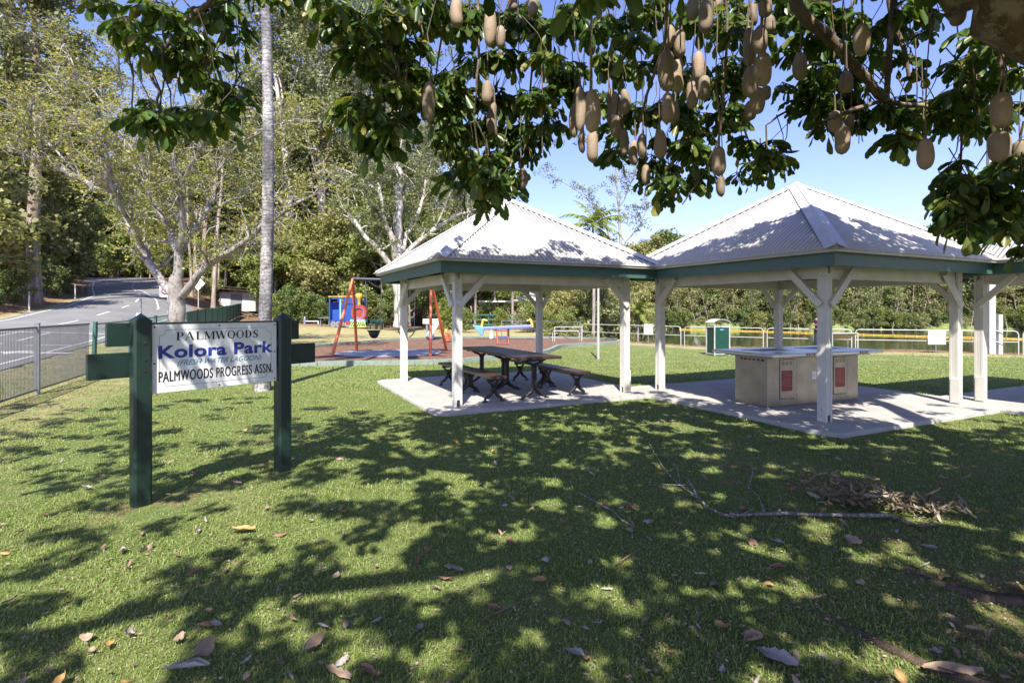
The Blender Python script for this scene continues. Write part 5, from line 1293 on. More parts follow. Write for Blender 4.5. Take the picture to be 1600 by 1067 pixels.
# ---- leaves: sprays of pinnate leaves with broad leaflets
def make_spray(rng, nleaf=5, L=.30, leaflet=.235, pairs=3):
    """template spray: arrays of leaflet vertices (n,8,3) plus stalk segments"""
    out = []; stk = []
    for k in range(nleaf):
        az = k*2.4+rng.normal()*.35; e_ = rng.uniform(-1.0, .35); d = np.array([math.cos(az)*math.cos(e_), math.sin(az)*math.cos(e_), math.sin(e_)])
        p = np.zeros(3); n_ = 6; ll = L*(.75+.5*rng.random()); pp = [p.copy()]
        for i in range(n_):
            d = d + np.array([0,0,-.16]); d /= np.linalg.norm(d); p = p+d*ll/n_; pp.append(p.copy())
        stk.append(pp)
        side = np.cross(d, [0,0,1]); side /= max(np.linalg.norm(side), 1e-3)
        spots = []
        for j in range(pairs):
            f = .42+.5*j/pairs; spots += [(f, 1), (f, -1)]
        spots.append((1.0, 0))
        for f, s_ in spots:
            q = np.array(pp[min(int(f*n_), n_)]); dd = d*(.55 if s_ else 1)+side*s_*.85+rng.normal(size=3)*.16+np.array([0,0,-.22]); dd /= np.linalg.norm(dd)
            w_ = np.cross(dd, np.array([0,0,1.])+rng.normal(size=3)*.45); w_ /= max(np.linalg.norm(w_), 1e-3); nn_ = np.cross(w_, dd)
            l_ = leaflet*(.55+.75*rng.random()); b_ = l_*.245; c = -.14*l_*rng.random()
            cup = b_*.35
            out.append([q, q+dd*l_*.38+w_*b_*.62+nn_*cup*.7, q+dd*l_*.72+w_*b_+nn_*(cup+c), q+dd*l_*.94+w_*b_*.62+nn_*(cup*.6+c*1.6), q+dd*l_+nn_*c*2,
                        q+dd*l_*.94-w_*b_*.62+nn_*(cup*.6+c*1.6), q+dd*l_*.72-w_*b_+nn_*(cup+c), q+dd*l_*.38-w_*b_*.62+nn_*cup*.7])
    return np.array(out), stk
rngS = np.random.default_rng(5)
SPR = [make_spray(rngS) for _ in range(10)]
# regions of foliage seen in the photograph: (u, v, radius px, depth, amount)
REG = [(160,25,30,3.9,3),(195,55,38,3.9,4),(230,75,26,3.9,3),(265,25,32,3.9,4),(300,60,36,3.9,5),(345,30,30,3.9,4),(365,60,22,3.9,2),(285,95,34,4.0,4),(320,110,30,4.0,3),(225,190,24,3.9,4),(262,195,24,3.9,4),(200,198,14,3.9,1),
 (320,145,28,4.1,4),(350,170,30,4.1,4),(310,195,26,4.1,3),(372,150,14,4.1,1),(335,200,18,4.1,2),(395,10,14,4.1,2),(425,8,16,4.1,1),
 (520,15,26,4.5,4),(550,50,32,4.5,5),(590,40,34,4.6,5),(575,90,28,4.6,5),(620,80,26,4.7,4),(555,85,14,4.6,2),(600,120,24,4.6,4),(640,130,24,4.7,4),(625,20,26,4.8,4),(660,60,22,4.9,3),(620,160,24,4.6,4),
 (555,175,20,4.5,3),(540,195,14,4.5,1),(580,200,28,4.5,5),(610,215,22,4.5,4),(590,235,18,4.5,2),(635,200,18,4.6,3),(655,165,18,4.7,3),
 (680,20,34,5.2,5),(715,60,26,5.2,4),(745,30,34,5.2,5),(790,50,36,5.2,6),(835,40,36,5.2,6),(880,50,38,5.0,6),(930,40,40,5.0,6),(980,50,38,5.0,6),(1020,30,30,5.0,4),(700,140,24,5.2,4),(745,110,26,5.2,4),(790,110,34,5.2,6),(840,110,32,5.2,5),(890,115,32,5.2,5),(945,105,30,5.2,4),(995,115,32,5.2,5),(1030,85,26,5.2,3),
 (690,180,26,5.3,5),(725,170,26,5.3,5),(765,165,26,5.3,4),(800,170,26,5.4,5),(840,175,26,5.4,4),(870,165,22,5.4,3),(700,220,26,5.3,5),(735,220,28,5.3,6),(770,225,26,5.4,5),(810,215,26,5.5,4),(850,215,22,5.5,4),(865,195,16,5.5,2),(720,260,26,5.3,5),(750,270,26,5.3,6),(785,265,24,5.4,5),(820,255,22,5.5,4),(838,245,16,5.5,2),(740,300,20,5.3,4),(765,305,22,5.3,4),(758,332,12,5.3,2),(800,290,16,5.4,3),(715,285,14,5.3,2),
 (945,170,26,5.4,4),(960,215,26,5.4,4),(955,250,16,5.4,3),(985,185,24,5.4,3),(1020,180,26,5.4,4),(1060,180,26,5.4,4),(1035,235,20,5.5,3),
 (1070,40,34,5.2,5),(1120,60,36,5.2,6),(1150,30,30,5.2,5),(1075,140,32,5.4,5),(1120,150,32,5.4,5),(1150,120,26,5.3,4),(1090,210,28,5.5,5),(1130,200,24,5.5,4),(1160,190,22,5.5,3),(1060,240,24,5.5,4),(1090,255,24,5.5,4),
 (1020,265,18,5.6,3),(1045,290,24,5.6,4),(1015,300,14,5.6,2),(1075,295,22,5.6,3),(1050,318,14,5.6,2),(1100,290,14,5.6,1),
 (1165,245,18,5.5,3),(1190,260,22,5.5,4),(1215,262,18,5.5,3),(1175,285,18,5.5,3),(1205,240,14,5.5,2),(1150,290,10,5.5,1),
 (1200,60,30,5.0,4),(1215,100,18,5.0,2),(1240,30,34,4.9,5),(1280,30,30,4.9,4),(1235,155,18,5.2,2),(1250,80,26,5.0,3),(1290,85,30,5.0,4),(1320,40,30,5.0,4),(1270,130,28,5.2,4),(1310,140,30,5.2,5),(1260,170,26,5.3,4),(1300,180,26,5.3,5),(1340,180,26,5.3,4),(1290,210,14,5.3,2),(1350,205,20,5.3,3),(1345,110,26,5.2,3),
 (1370,60,26,5.2,3),(1400,40,26,5.2,3),(1440,30,24,5.2,3),(1400,110,24,5.3,3),(1385,180,26,5.3,5),(1420,190,26,5.3,5),(1410,225,20,5.3,4),(1450,180,24,5.3,4),(1440,130,20,5.3,2),(1480,190,26,5.3,5),(1460,20,18,5.3,2),(1440,70,14,5.3,1),(1500,200,22,5.3,4),(1360,150,18,5.3,2),
 (1500,120,26,5.2,4),(1490,160,22,5.2,3),(1530,100,26,5.0,4),(1530,150,30,5.0,5),(1560,90,28,4.9,4),(1590,130,30,4.9,4),(1550,200,28,4.9,4),(1530,205,24,5.0,3),(1590,190,26,4.9,3),(1530,60,20,4.9,2),
 (1490,285,20,5.0,4),(1515,300,24,5.0,5),(1490,320,24,5.0,5),(1480,350,16,5.0,3),(1520,340,28,5.0,5),(1550,300,30,5.0,5),(1580,270,28,4.9,5),(1590,320,28,4.9,5),(1550,345,26,4.9,4),(1505,365,16,5.0,3),(1575,370,20,4.9,4),(1590,400,16,4.9,2),(1600,240,20,4.9,3)]
FR = [(672,127,193,21),(762,126,166,18),(773,160,218,17),(765,4,75,20),(782,40,77,16),(717,-5,45,20),(802,-10,20,16),(830,-8,26,16),(923,139,208,25),(905,134,206,19),(897,161,216,14),(911,202,240,11),(926,202,255,19),
 (952,137,195,16),(958,142,193,16),(973,139,180,15),(964,180,217,17),(974,202,244,14),(993,219,259,15),(1005,208,249,15),(1031,202,248,19),(1009,256,290,14),(814,262,296,13),
 (1044,39,75,19),(1065,46,90,19),(1045,77,144,24),(1063,92,146,23),(1083,-5,33,19),(1101,0,53,22),(1117,-6,24,16),(1092,80,129,19),(1082,121,171,18),(1101,118,158,21),(1042,144,193,20),(1055,158,197,16),
 (1169,41,104,21),(1190,39,85,22),(1196,-5,28,22),(1203,24,53,18),(1180,4,41,15),(1173,103,154,23),(1195,83,136,26),(1183,136,179,22),(1173,157,189,18),(1197,134,157,14),(1123,228,276,22),(1128,275,308,14),
 (1251,82,127,20),(1346,37,89,24),(1323,112,146,20),(1315,195,242,22),(1330,179,201,14),(1305,173,208,19),(1446,216,266,25),(1495,4,41,22),(1568,144,201,30),(1560,203,254,28),(1575,210,250,16),(1594,220,250,18)]
sp_c = []; sp_s = []; sp_q = []
def fruitY(v0, v1, wd, i): return min(6.0, max(3.3, 92/wd)) if wd > 16 else 5.0+.25*((i*7) % 4)
def push(u, v, Y):
    for i, (fu, v0, v1, wd) in enumerate(FR):
        if abs(u-fu) < wd*.5+34 and v0-46 < v < v1+10: Y = max(Y, fruitY(v0, v1, wd, i)+.42)
    return Y
for u, v, r_, Y, k in REG:
    for i in range(max(1, int(k*.82))):
        a = rngS.uniform(0, 6.28); rr = r_*math.sqrt(rngS.random())*.8
        sp_c.append(tuple(PX(u+rr*math.cos(a), v+rr*math.sin(a)*.7-24, push(u+rr*math.cos(a), v+rr*math.sin(a)*.7, Y+rngS.uniform(-.35,.45))))); sp_s.append((.62 if Y > 4.2 else .5)*rngS.uniform(.65,1.15)); sp_q.append(0)
# leaves above and behind the camera: these cast the dappled shade on the lawn
S24 = np.array([.115, 1.94, -2.4])
gridU = [-400,0,200,400,600,800,1000,1200,1400,1600,2000]
gridV = [600,640,680,720,800,900,1067,1500]
SH = [[.1,.2,.15,.2,.05,.0,.0,.0,.0,.1,.2],
      [.25,.40,.34,.34,.24,.25,.3,.2,.2,.2,.3],
      [.35,.52,.50,.50,.74,1.02,1.08,1.04,.92,.86,.8],
      [.4,.54,.54,.58,.74,.96,1.03,1.12,1.2,1.2,1.1],
      [.45,.50,.52,.66,.78,1.03,1.13,1.2,1.3,1.3,1.3],
      [.55,.66,.72,.70,.78,1.12,1.2,1.3,1.4,1.4,1.4],
      [.65,.78,.80,.70,.74,1.12,1.25,1.4,1.4,1.4,1.4],
      [.6,.7,.7,.65,.6,.8,.95,1,1,1,1]]
def shade_at(x, y):
    if y < .9: return .6
    u = 800+FPX*x/y; v = HOR+FPX*H/y
    i = np.clip(np.interp(u, gridU, range(len(gridU))), 0, len(gridU)-1.001); j = np.clip(np.interp(v, gridV, range(len(gridV))), 0, len(gridV)-1.001)
    a, c = int(i), int(j); fi, fj = i-a, j-c; S_ = SH
    return S_[c][a]*(1-fi)*(1-fj)+S_[c][a+1]*fi*(1-fj)+S_[c+1][a]*(1-fi)*fj+S_[c+1][a+1]*fi*fj
from mathutils import noise as mn
def visible(p, m_=45):
    if p[1] < .25: return False
    u = 800+FPX*p[0]/p[1]; v = HOR-FPX*(p[2]-H)/p[1]
    return -m_ < u < 1600+m_ and v > -m_*1.1
cell = .27
for gx in np.arange(-9.5, 10.5, cell):
    for gy in np.arange(1.4, 10.0, cell):
        x = gx+rngS.uniform(-.16,.16); y = gy+rngS.uniform(-.16,.16); p_ = shade_at(x, y)
        nv = mn.noise(Vector((x*1.2+y*.45, y*2.1, 3.3)))*.60+.53 + .72*mn.noise(Vector((x*3.6, y*5.2, 9)))
        if nv < p_*(1.0 if p_ < .8 else .90) or (p_ > 1.1 and rngS.random() < .95) or (p_ > .94 and rngS.random() < .78):
            for rep in range(4 if p_ > 1.08 else (3 if p_ > .95 else (2 if p_ > .7 else 1))):
                for tr_ in range(6):
                    h = rngS.uniform(3.3+.25*tr_, 6.6) if tr_ < 5 else 7.4
                    b_ = np.array([x, y, 0]) - S24*(h/2.4)*np.array([1,1,0]); b_[2] = h
                    if not visible(b_): break
                else: continue
                sp_c.append(tuple(b_)); sp_s.append(.52*rngS.uniform(.75,1.25)); sp_q.append(1)
# leaves higher up that shade the lower parts of the shelter roofs
def roof_targets():
    out = []
    for i, fn_ in ((0, lambda a: .38+.22*math.sin(a*3.1+.5)), (1, lambda a: .95+.5*math.sin(a*1.4+1.2))):
        for k in range(46 if i == 0 else 170):
            for side in (0, 1):
                a = rngS.uniform(-2.1, 2.1); dmax = fn_(a)
                if i == 1: dmax = 1.35-.62*abs(a+(1.2 if side == 0 else 1.2)*1.0)*.8 if side == 0 else 1.35-.45*abs(a+1.3)
                if i == 0 and side == 1: continue
                d_ = rngS.uniform(-.1, max(.05, dmax)); 
                if dmax <= 0: continue
                lx, ly = (a, -A+d_) if side == 0 else (-A+d_, a)
                if abs(lx) > A or abs(ly) > A: continue
                out.append(tuple(pavpt(i, lx, ly, 2.4+RISE*max(d_, 0)/A)))
    return out
RT = roof_targets()
for k in range(60):                                                  # fascias
    a = rngS.uniform(-2.1, 2.1); RT.append(tuple(pavpt(0, rngS.uniform(-2.1, .9), -2.1, rngS.uniform(2.15, 2.4))))
    RT.append(tuple(pavpt(1, rngS.uniform(-2.1, .6), -2.1, rngS.uniform(2.15, 2.4)))); RT.append(tuple(pavpt(1, -2.1, rngS.uniform(-2.1, .3), rngS.uniform(2.15, 2.4))))
for p in RT:
    for tr_ in range(6):
        k = rngS.uniform(2.4, 4.6); b_ = np.array(p)-S24*(k/2.4)
        if not visible(b_) : sp_c.append(tuple(b_)); sp_s.append(.62); sp_q.append(1); break
Vl = []
stalks = MB()
for c, s_, q_ in zip(sp_c, sp_s, sp_q):
    tm, stk = SPR[rngS.integers(0, len(SPR))]; a = rngS.uniform(0, 6.28); ca_, sa_ = math.cos(a), math.sin(a)
    Rm = np.array([[ca_,-sa_,0],[sa_,ca_,0],[0,0,1]]); 
    T_ = tm@Rm.T*s_*1.02 + (np.array(c)-np.array(TL)); Vl.append(T_.reshape(-1,3))
    if not q_:
        for pp in stk: 
            Q = [Vector(Rm@np.array(x)*s_*1.02)+Vector(c)-TL for x in (pp[0], pp[3], pp[6])]; stalks.tube(Q, [.005,.004,.002], 3, cap=False, smooth=False)
        if rngS.random() < .5: 
            b0 = Vector(c)-TL; dn = Vector((rngS.normal()*.12, rngS.normal()*.12, .25+.2*rngS.random())); stalks.tube([b0, b0+dn*.5+Vector((.03,0,0)), b0+dn], [.004,.005,.006], 4, cap=False)
Vl = np.concatenate(Vl); nlf = len(Vl)//8; base = np.arange(nlf)[:,None]*8
F = np.concatenate([base+np.array([[0,1,2,3,4]]), base+np.array([[0,4,5,6,7]])])
link('foliage', np_mesh('foliage', Vl, F, SL_L), None, st_)
stalks.build('leaf_stalks', barkmat('twig_bark', (.10,.085,.05), (.06,.05,.03), scale=8, bstr=.1), st_)
print('leaflets', nlf, 'sprays', len(sp_c))
# ---- fruit
fproto = None
for i, (u, v0, v1, wd) in enumerate(FR):
    Y = fruitY(v0, v1, wd, i)
    sc_ = Y/FPX; L = (v1-v0)*sc_; r_ = wd*sc_/2
    top = PX(u, v0, Y)
    n_ = 14; pr = []; k1 = .8+.25*rg6.random(); k2 = .07*rg6.normal(); k3 = rg6.uniform(-.05, .32); k4 = rg6.uniform(.92, 1.05)
    q = MB(); pts = []; rad = []
    for j in range(n_+1):
        f = j/n_; rr = (1-abs(2*f-1)**3.6)**.55*(.90+.10*math.sin(math.pi*f*.9+.2*k1)); rad.append(max(.004, r_*rr*(1-k3*.55+k3*f)*k4*(1+.03*math.sin(9*f+i)))); pts.append(rel_(top)+Vector((k2*L*math.sin(math.pi*f), .3*k2*L*math.sin(math.pi*f), -L*f)))
    q.tube(pts, rad, 14); 
    o = q.build('fruit', FRU, st_)
    s_ = MB(); up_ = min(1.9, .5+ max(0, (v0+25))*sc_); sway = .05*rg6.normal()
    w2 = .02*rg6.normal(); s_.tube([pts[0]+Vector((0,0,-.015)), pts[0]+Vector((w2*.4,0,up_*.12)), pts[0]+Vector((sway*.2-w2,0,up_*.3)), pts[0]+Vector((sway*.7+w2,w2,up_*.55)), pts[0]+Vector((sway-w2,0,up_*.78)), pts[0]+Vector((sway*.8,0,up_))], [.010,.005,.0045,.004,.0045,.006], 6)
    s_.build('stalk', STK, o)
# a few loose rope like stalks without fruit
for u, v0, v1, Y in ((1430,60,215,5.0),(1440,95,250,5.1),(1340,150,225,5.2),(1525,110,200,4.8),(1300,45,120,4.9),(845,60,240,5.2),(880,20,130,5.0),(1118,120,175,5.2),(1520,100,160,4.6)):
    q = MB(); a = PX(u, v0, Y); b_ = PX(u+2, v1, Y); q.tube([rel_(a), rel_(a.lerp(b_, .5))+Vector((.012,0,0)), rel_(b_)], [.006,.005,.004], 5); q.build('stalk', STK, st_)
ROOTB = barkmat('root_bark', (.17,.12,.085), (.07,.05,.037), scale=9, bstr=.9)
# surface roots running out into the lawn
for pts in (((4.3,2.0,.05),(3.2,1.9,.03),(2.5,2.0,.02),(2.05,2.25,.012),(1.75,2.6,.0),(1.5,3.0,-.02)), ((4.5,2.6,.1),(3.7,2.9,.03),(3.1,2.8,.02),(2.6,3.0,.01),(2.3,3.4,-.02)), ((4.2,1.6,.1),(3.0,1.3,.04),(1.9,1.55,.02),(1.6,2.1,-.01))):
    Q = [Vector(pts[0])]
    for a, b_ in zip(pts[:-1], pts[1:]): Q.append(Vector(a).lerp(Vector(b_), .5)+Vector((rg6.normal()*.03, rg6.normal()*.03, 0))); Q.append(Vector(b_))
    n_ = len(Q); q = MB(); q.tube([rel_(p) for p in Q], [.048*(1-i/n_)+.014 for i in range(n_)], 10, wob=.35); q.build('root', ROOTB, st_)

# ------------------------------------------------------------------ grass blades, fallen leaves, branch
GR_L = leafmat('grass_blade', [(.14,.19,.045), (.20,.27,.06), (.25,.315,.08), (.17,.23,.05), (.30,.32,.13), (.21,.28,.065), (.36,.34,.19)], rough=.6, trans=.3, spec=.25)
rgG = np.random.default_rng(77)
NB = 1250000
# depth law: density falls with distance squared, blade width grows with distance
Ymin, Ymax = 1.75, 22.0
Yb = Ymin*(Ymax/Ymin)**(rgG.random(NB)**1.12); Xb = (rgG.random(NB)*2-1)*(Yb*1.02+1.6)
Xb = np.where(rgG.random(NB) < .0, 0, Xb)
keep = np.ones(NB, bool)
for i in range(3):
    cx, cy, a = PAV[i]; dx = Xb-cx; dy = Yb-cy; lx = dx*math.cos(a)+dy*math.sin(a); ly = -dx*math.sin(a)+dy*math.cos(a); hh = (2.19,2.31,2.31)[i]
    keep &= ~((np.abs(lx) < hh) & (np.abs(ly) < hh))
keep &= ~inpoly(Xb, Yb, bed); keep &= (Xb > ipol(Yb, RR)+.2); keep &= ~((Yb > fenceY(Xb)+.8) & (Xb > 2.6))
li = lit_at(Xb, Yb); dens = np.array([mn.noise(Vector((float(x)*1.7, float(y)*1.7, 0))) for x, y in zip(Xb[:1], Yb[:1])])
fn1 = np.sin(Xb*2.1+np.sin(Yb*1.7)*1.3)*np.sin(Yb*2.6+np.sin(Xb*1.1)*1.5)
keep &= rgG.random(NB) > np.clip(li*1.0-.05, 0, .93)
wn = np.sin(Xb*3.1+2*np.sin(Yb*2.3+1))+np.sin(Yb*4.3+1.7*np.sin(Xb*3.7))+np.sin((Xb+Yb)*6.1+np.sin(Xb*5)); keep &= rgG.random(NB) > .6*sst(1.2, 2.2, wn)
keep &= rgG.random(NB) > .22*(fn1 > .35); keep &= rgG.random(NB) < 1-sst(9, 22, Yb)*.8
Xb, Yb, li, fn1 = Xb[keep], Yb[keep], li[keep], fn1[keep]; N = len(Xb); Zb = gz(Xb, Yb)
hgt = (.013+.018*rgG.random(N))*(1+.3*fn1)*np.clip(1+(Yb-4)*.01, 1, 1.1); hgt *= (1-.5*np.clip(li, 0, 1))
wid = .0020*(1+np.clip(Yb-2.2, 0, 30)*.29)*(.7+.6*rgG.random(N))
az = rgG.random(N)*6.283; ln = rgG.random(N)**.65*1.25+.15
dx = np.cos(az)*np.sin(ln); dy = np.sin(az)*np.sin(ln); dz = np.cos(ln)
bs = np.stack([Xb, Yb, Zb-.004], -1); dr_ = np.stack([dx, dy, dz], -1); sd_ = np.stack([-np.sin(az), np.cos(az), np.zeros(N)], -1)
h1 = hgt[:,None]*1.5; w1 = wid[:,None]
mid = bs+dr_*h1*.55; tip = bs+dr_*h1*.95+np.stack([dx*.3, dy*.3, -.35*np.ones(N)*np.sin(ln)], -1)*h1
V = np.stack([bs-sd_*w1*.8, mid-sd_*w1, tip, mid+sd_*w1, bs+sd_*w1*.8], 1).reshape(-1,3); F = np.arange(N*5, dtype=np.int32).reshape(-1,5)
tag(link('grass', np_mesh('grass', V, F, GR_L), None), 'short green lawn grass', 'grass', kind='stuff')
print('blades', N)
# fallen leaves
LEAFB = [pmat('dry_leaf_tan', (.34,.25,.17), (.24,.165,.11), rough=.7, scale=22, bs=60, bstr=.2), pmat('dry_leaf_grey', (.38,.34,.31), (.26,.225,.20), rough=.7, scale=22, bs=60, bstr=.2),
         pmat('dry_leaf_brown', (.26,.14,.085), (.17,.09,.055), rough=.7, scale=22, bs=60, bstr=.2), pmat('dry_leaf_yellow', (.42,.26,.09), (.30,.18,.06), rough=.6, scale=22, bs=60, bstr=.2)]
def dry_leaf(seed, L, W, curl, bend, twist):
    rg = np.random.default_rng(seed); n_, m_ = 10, 6; V = []
    for i in range(n_+1):
        f = i/n_; w_ = W*math.sin(math.pi*min(1, f*.93+.05))**.75*(1+.08*rg.normal())
        a = bend*(f-.5)
        for j in range(m_+1):
            g = (j/m_-.5)*2; y = g*w_; th = curl*g*(1+.3*math.sin(3*f+seed)); 
            yy = math.sin(th)/max(abs(curl), .2)*w_ ; zz = (1-math.cos(th))/max(abs(curl), .2)*w_ + .004*rg.normal()*(abs(g))
            x = L*(f-.5)*math.cos(a*.6); z = zz + L*.25*(a*a) + twist*g*(f-.5)*W
            V.append((x, yy, z))
    F = [(i*(m_+1)+j, (i+1)*(m_+1)+j, (i+1)*(m_+1)+j+1, i*(m_+1)+j+1) for i in range(n_) for j in range(m_)]
    return V, F
LV = []
for k in range(12):
    V, F = dry_leaf(k, .10+.02*(k % 3), .022+.006*(k % 4), (.5,.9,1.5,.3,2.2,1.1)[k % 6], (.8,1.3,.3,1.7)[k % 4], (.0,.6,-.5)[k % 3])
    me = np_mesh('fallen_leaf', V, F, LEAFB[(0,1,2,0,1,0,2,1,0,1,0,3)[k]], smooth=True); LV.append(me)
cnt = 0; rl = random.Random(12)
while cnt < 286:
    v = HOR + 150*(1.0+3.2*rl.random()**1.25); Y = FPX*H/(v-HOR); u = rl.uniform(-20, 1620); x = (u-800)/FPX*Y
    if any(abs((pavpt(i,0,0)-Vector((x,Y,0))).length) < 2.9 for i in range(3)) and rl.random() < .93: continue
    if x < fence_x(Y) or x < float(ipol(Y, RR))+.5: continue
    if u < 800 and v < 700 and rl.random() < .2: continue
    o = bpy.data.objects.new('fallen_leaf', LV[rl.randrange(len(LV))]); COL.objects.link(o)
    zz = .014
    for i in range(3):
        q = pavpt(i, 0, 0); a = PAV[i][2]; dx_, dy_ = x-q.x, Y-q.y
        if abs(dx_*math.cos(a)+dy_*math.sin(a)) < 2.2 and abs(-dx_*math.sin(a)+dy_*math.cos(a)) < 2.2: zz = .062
    o.location = (x, Y, gzf(x, Y)+zz+.012); o.rotation_euler = (rl.gauss(0,.35), rl.gauss(0,.3), rl.random()*6.28)
    if rl.random() < .3: o.rotation_euler[0] += math.pi
    s_ = rl.uniform(.32, .80); o.scale = (s_, s_, s_)
    tag(o, 'small dry fallen leaf lying on the lawn', 'leaf', 'dry leaves scattered on the lawn'); cnt += 1
def big_leaf(u, v, L, W, rz, mat, label, curl=.9, bend=.9, seed=3, rx=0, z=.03):
    Y = FPX*H/(v-HOR); x = (u-800)/FPX*Y; V, F = dry_leaf(seed, L, W, curl, bend, .4)
    o = link('fallen_leaf', np_mesh('fallen_leaf', V, F, mat, smooth=True), None); o.location = (x, Y, gzf(x, Y)+z); o.rotation_euler = (rx, 0, rz); tag(o, label, 'leaf')
big_leaf(290, 1052, .20, .035, .15, LEAFB[1], 'long curled grey leaf at the bottom left edge of the lawn', 2.0, .4, 5)
big_leaf(318, 1030, .12, .035, 1.3, LEAFB[0], 'tan leaf standing up beside the long curled grey leaf', .6, 1.2, 6, .8, .05)
big_leaf(380, 834, .18, .035, .1, LEAFB[3], 'orange brown leaf on the lawn in front of the sign posts', .8, 1.2, 7)
big_leaf(492, 1015, .13, .030, 1.2, LEAFB[0], 'upright tan leaf near the bottom left of the lawn', .7, .6, 8, .5, .04)
big_leaf(528, 1060, .16, .028, -.5, LEAFB[0], 'tan leaf at the bottom edge left of centre', .5, .7, 9)
big_leaf(712, 894, .13, .028, -.7, LEAFB[0], 'light brown leaf in the sun below the centre of the lawn', .6, .7, 10)
big_leaf(896, 1028, .11, .026, -.6, LEAFB[1], 'grey brown leaf near the bottom centre of the lawn', .9, .7, 11)
big_leaf(1212, 1036, .19, .042, -.75, LEAFB[1], 'large pale leaf with veins near the bottom right', .5, .6, 12)
big_leaf(1178, 1008, .12, .040, .4, LEAFB[0], 'broad curled tan leaf beside the large pale leaf', 1.4, .6, 13)
big_leaf(1490, 1058, .26, .040, -.05, LEAFB[0], 'long tan leaf lying over the root at the bottom right edge', .5, .8, 14)
big_leaf(1333, 852, .11, .038, -.9, LEAFB[0], 'pinkish tan leaf standing in the shade below the fallen branch', .5, .6, 15, .5, .04)
big_leaf(1214, 852, .10, .024, -.8, LEAFB[1], 'small grey leaf below the fallen branch', .7, .6, 16)
big_leaf(1448, 860, .12, .020, -.7, LEAFB[1], 'narrow grey leaf right of the pinkish leaf', .7, .6, 17)
big_leaf(840, 915, .11, .030, .2, LEAFB[3], 'orange leaf on the grass below the centre', .7, .9, 18)
big_leaf(1285, 780, .10, .035, -.2, LEAFB[1], 'white curled leaf at the left end of the dead leaf heap', 1.2, .6, 19, .3, .05)
# litter: fine brown fragments
NL = 20000; Yl = 1.9*(11/1.9)**rgG.random(NL); Xl = (rgG.random(NL)*2-1)*(Yl*.98)
kk = rgG.random(NL) < np.clip(.03+.45*(Xl/Yl > .2)+.7*lit_at(Xl, Yl), 0, 1)
for i in range(3):
    cx, cy, a = PAV[i]; dx = Xl-cx; dy = Yl-cy; lx = dx*math.cos(a)+dy*math.sin(a); ly = -dx*math.sin(a)+dy*math.cos(a); kk &= ~((np.abs(lx) < 2.2) & (np.abs(ly) < 2.2))
Xl, Yl = Xl[kk], Yl[kk]; Cn = np.stack([Xl, Yl, gz(Xl, Yl)+.012+.012*rgG.random(len(Xl))], -1)
V, F = leaf_quads(Cn, .021, rgG, .3, 0, .2, 3.0); V = V.reshape(-1,4,3); V[:,:,2] = Cn[:,None,2]+(V[:,:,2]-Cn[:,None,2])*.35
LIT = leafmat('litter_bits', [(.16,.10,.06), (.28,.19,.12), (.38,.30,.22), (.12,.08,.05)], trans=0, rough=.8)
tag(link('leaf_litter', np_mesh('leaf_litter', V.reshape(-1,3), F, LIT), None), 'fine brown leaf crumbs in the grass', 'litter', kind='stuff')
# heap of dead leaves with the fallen branch
hp_ = PX(1385, 800, FPX*H/(800-HOR)); hp_.z = 0
Vs = []; Fs = []; rh = np.random.default_rng(9)
for k in range(300):
    V, F = dry_leaf(int(k % 23), .14, .017, rh.uniform(.8,2.4), rh.uniform(.6,2.4), rh.normal()*.8); V = np.array(V)*rh.uniform(.6,1.15)
    f = rh.random(); f = f**1.3; cx = -.36+.84*f+rh.normal()*.09; cy = .26-.42*f+rh.normal()*(.13-.06*f); cz = .02+abs(rh.normal())*.075*(1 if f < .6 else .45)
    M_ = np.array((Matrix.Rotation(rh.uniform(0,6.28), 3, 'Z')@Matrix.Rotation(rh.normal()*.8, 3, 'X')@Matrix.Rotation(rh.normal()*.6, 3, 'Y')))
    V = V@M_.T+np.array([cx, cy, cz+.02]); Fs.append(np.array(F)+sum(len(q) for q in Vs)); Vs.append(V)
DEADL = leafmat('dead_leaf', [(.18,.14,.075), (.28,.22,.12), (.13,.10,.06), (.36,.31,.25), (.22,.17,.085)], trans=.1, rough=.7)
h_o = link('dead_leaf_heap', np_mesh('dead_leaf_heap', np.concatenate(Vs), np.concatenate(Fs), DEADL), None); h_o.location = hp_
tag(h_o, 'heap of curled brown dead leaves on the shaded lawn at right', 'leaf heap', kind='stuff')
BR_B = barkmat('fallen_branch_bark', (.26,.235,.20), (.12,.10,.08), (.42,.40,.37), scale=14, bstr=.5)
def gp(u, v, z=.03): Y = FPX*H/(v-HOR); return Vector(((u-800)/FPX*Y, Y, z))
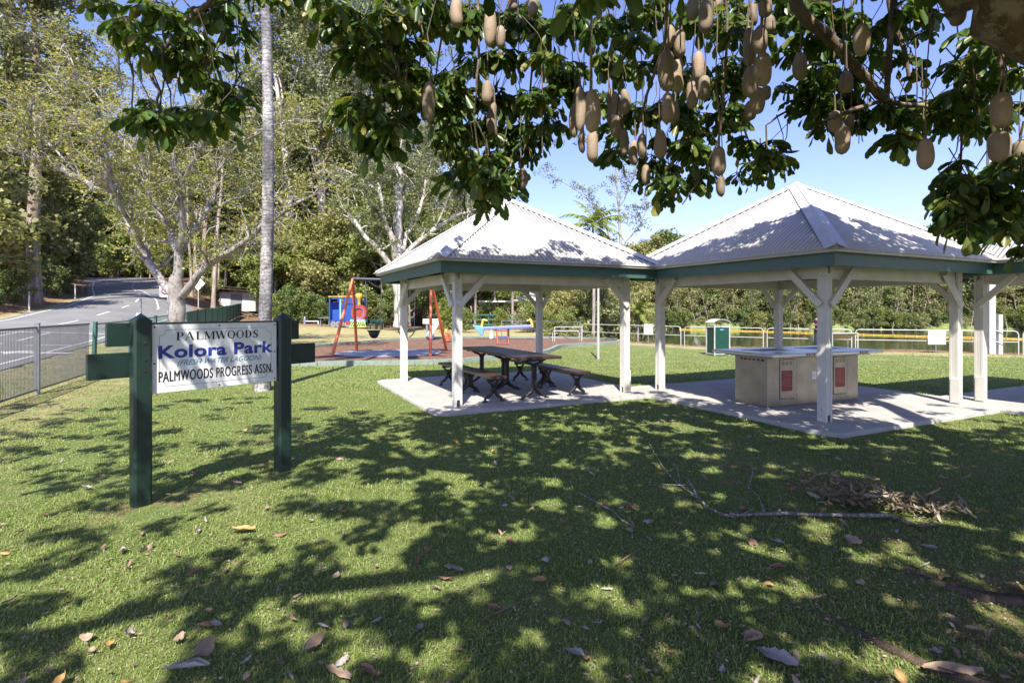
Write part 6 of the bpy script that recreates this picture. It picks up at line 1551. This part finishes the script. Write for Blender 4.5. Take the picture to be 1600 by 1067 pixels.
fbn = thing('fallen_branch', 'pale fallen branch lying across the shaded lawn, its butt under the dead leaf heap', 'branch', gp(1230, 810, 0))
for nm, pts, r0, r1 in (('main_stem', [(1395,812),(1340,810),(1290,808),(1230,806),(1180,807),(1140,810),(1105,800),(1088,780),(1076,755)], .016, .008), ('side_twig', [(1090,784),(1070,765),(1050,750),(1038,735),(1024,715),(1010,690)], .009, .004),
    ('side_twig', [(1193,803),(1185,780),(1170,765),(1175,745),(1174,733)], .008, .004), ('side_twig', [(1060,758),(1056,735),(1045,722),(1035,715)], .006, .003), ('side_twig', [(1070,765),(1035,762),(1008,762)], .004, .002),
    ('side_twig', [(1140,810),(1155,812),(1175,798)], .012, .006), ('side_twig', [(1215,806),(1222,798),(1232,804)], .010, .006), ('side_twig', [(1395,812),(1430,824),(1470,826)], .012, .007)):
    Q = []
    for k, (u, v) in enumerate(pts): p = gp(u, v, .03+.012*math.sin(k*1.7+u)) - fbn.location; Q.append(p+Vector((rh.normal()*.008, rh.normal()*.008, 0)))
    q = MB(); q.tube(Q, [r0+(r1-r0)*i/(len(Q)-1) for i in range(len(Q))], 8, wob=.15); q.build(nm, BR_B, fbn)
tw2 = thing('fallen_twig', 'thin curved twig lying on the lawn left of the fallen branch', 'twig', gp(960, 800, 0))
q = MB(); q.tube([gp(u, v, .025)-tw2.location for u, v in ((902,772),(930,788),(958,803),(972,818),(988,826),(988,845))], [.005,.006,.007,.007,.006,.005], 6); q.build('stem', BR_B, tw2)
for k, (a, b_, lb) in enumerate((((960,888),(1005,860),'thin dry stick in the shade right of centre'), ((1270,835),(1292,868),'short dark stick below the fallen branch'), ((1013,682),(1040,722),'yellow straw stalk beside the fallen branch twigs'), ((752,975),(832,940),'thin brown straw lying in the sun at the lower centre'))):
    s0 = gp(*a, .02); e0 = gp(*b_, .03); o_ = thing('stick', lb, 'stick', (s0.x, s0.y, 0)); q = MB(); q.tube([s0-o_.location, (s0.lerp(e0,.5)+Vector((.01,0,.01)))-o_.location, e0-o_.location], [.004,.005,.003], 5); q.build('stem', STK, o_)
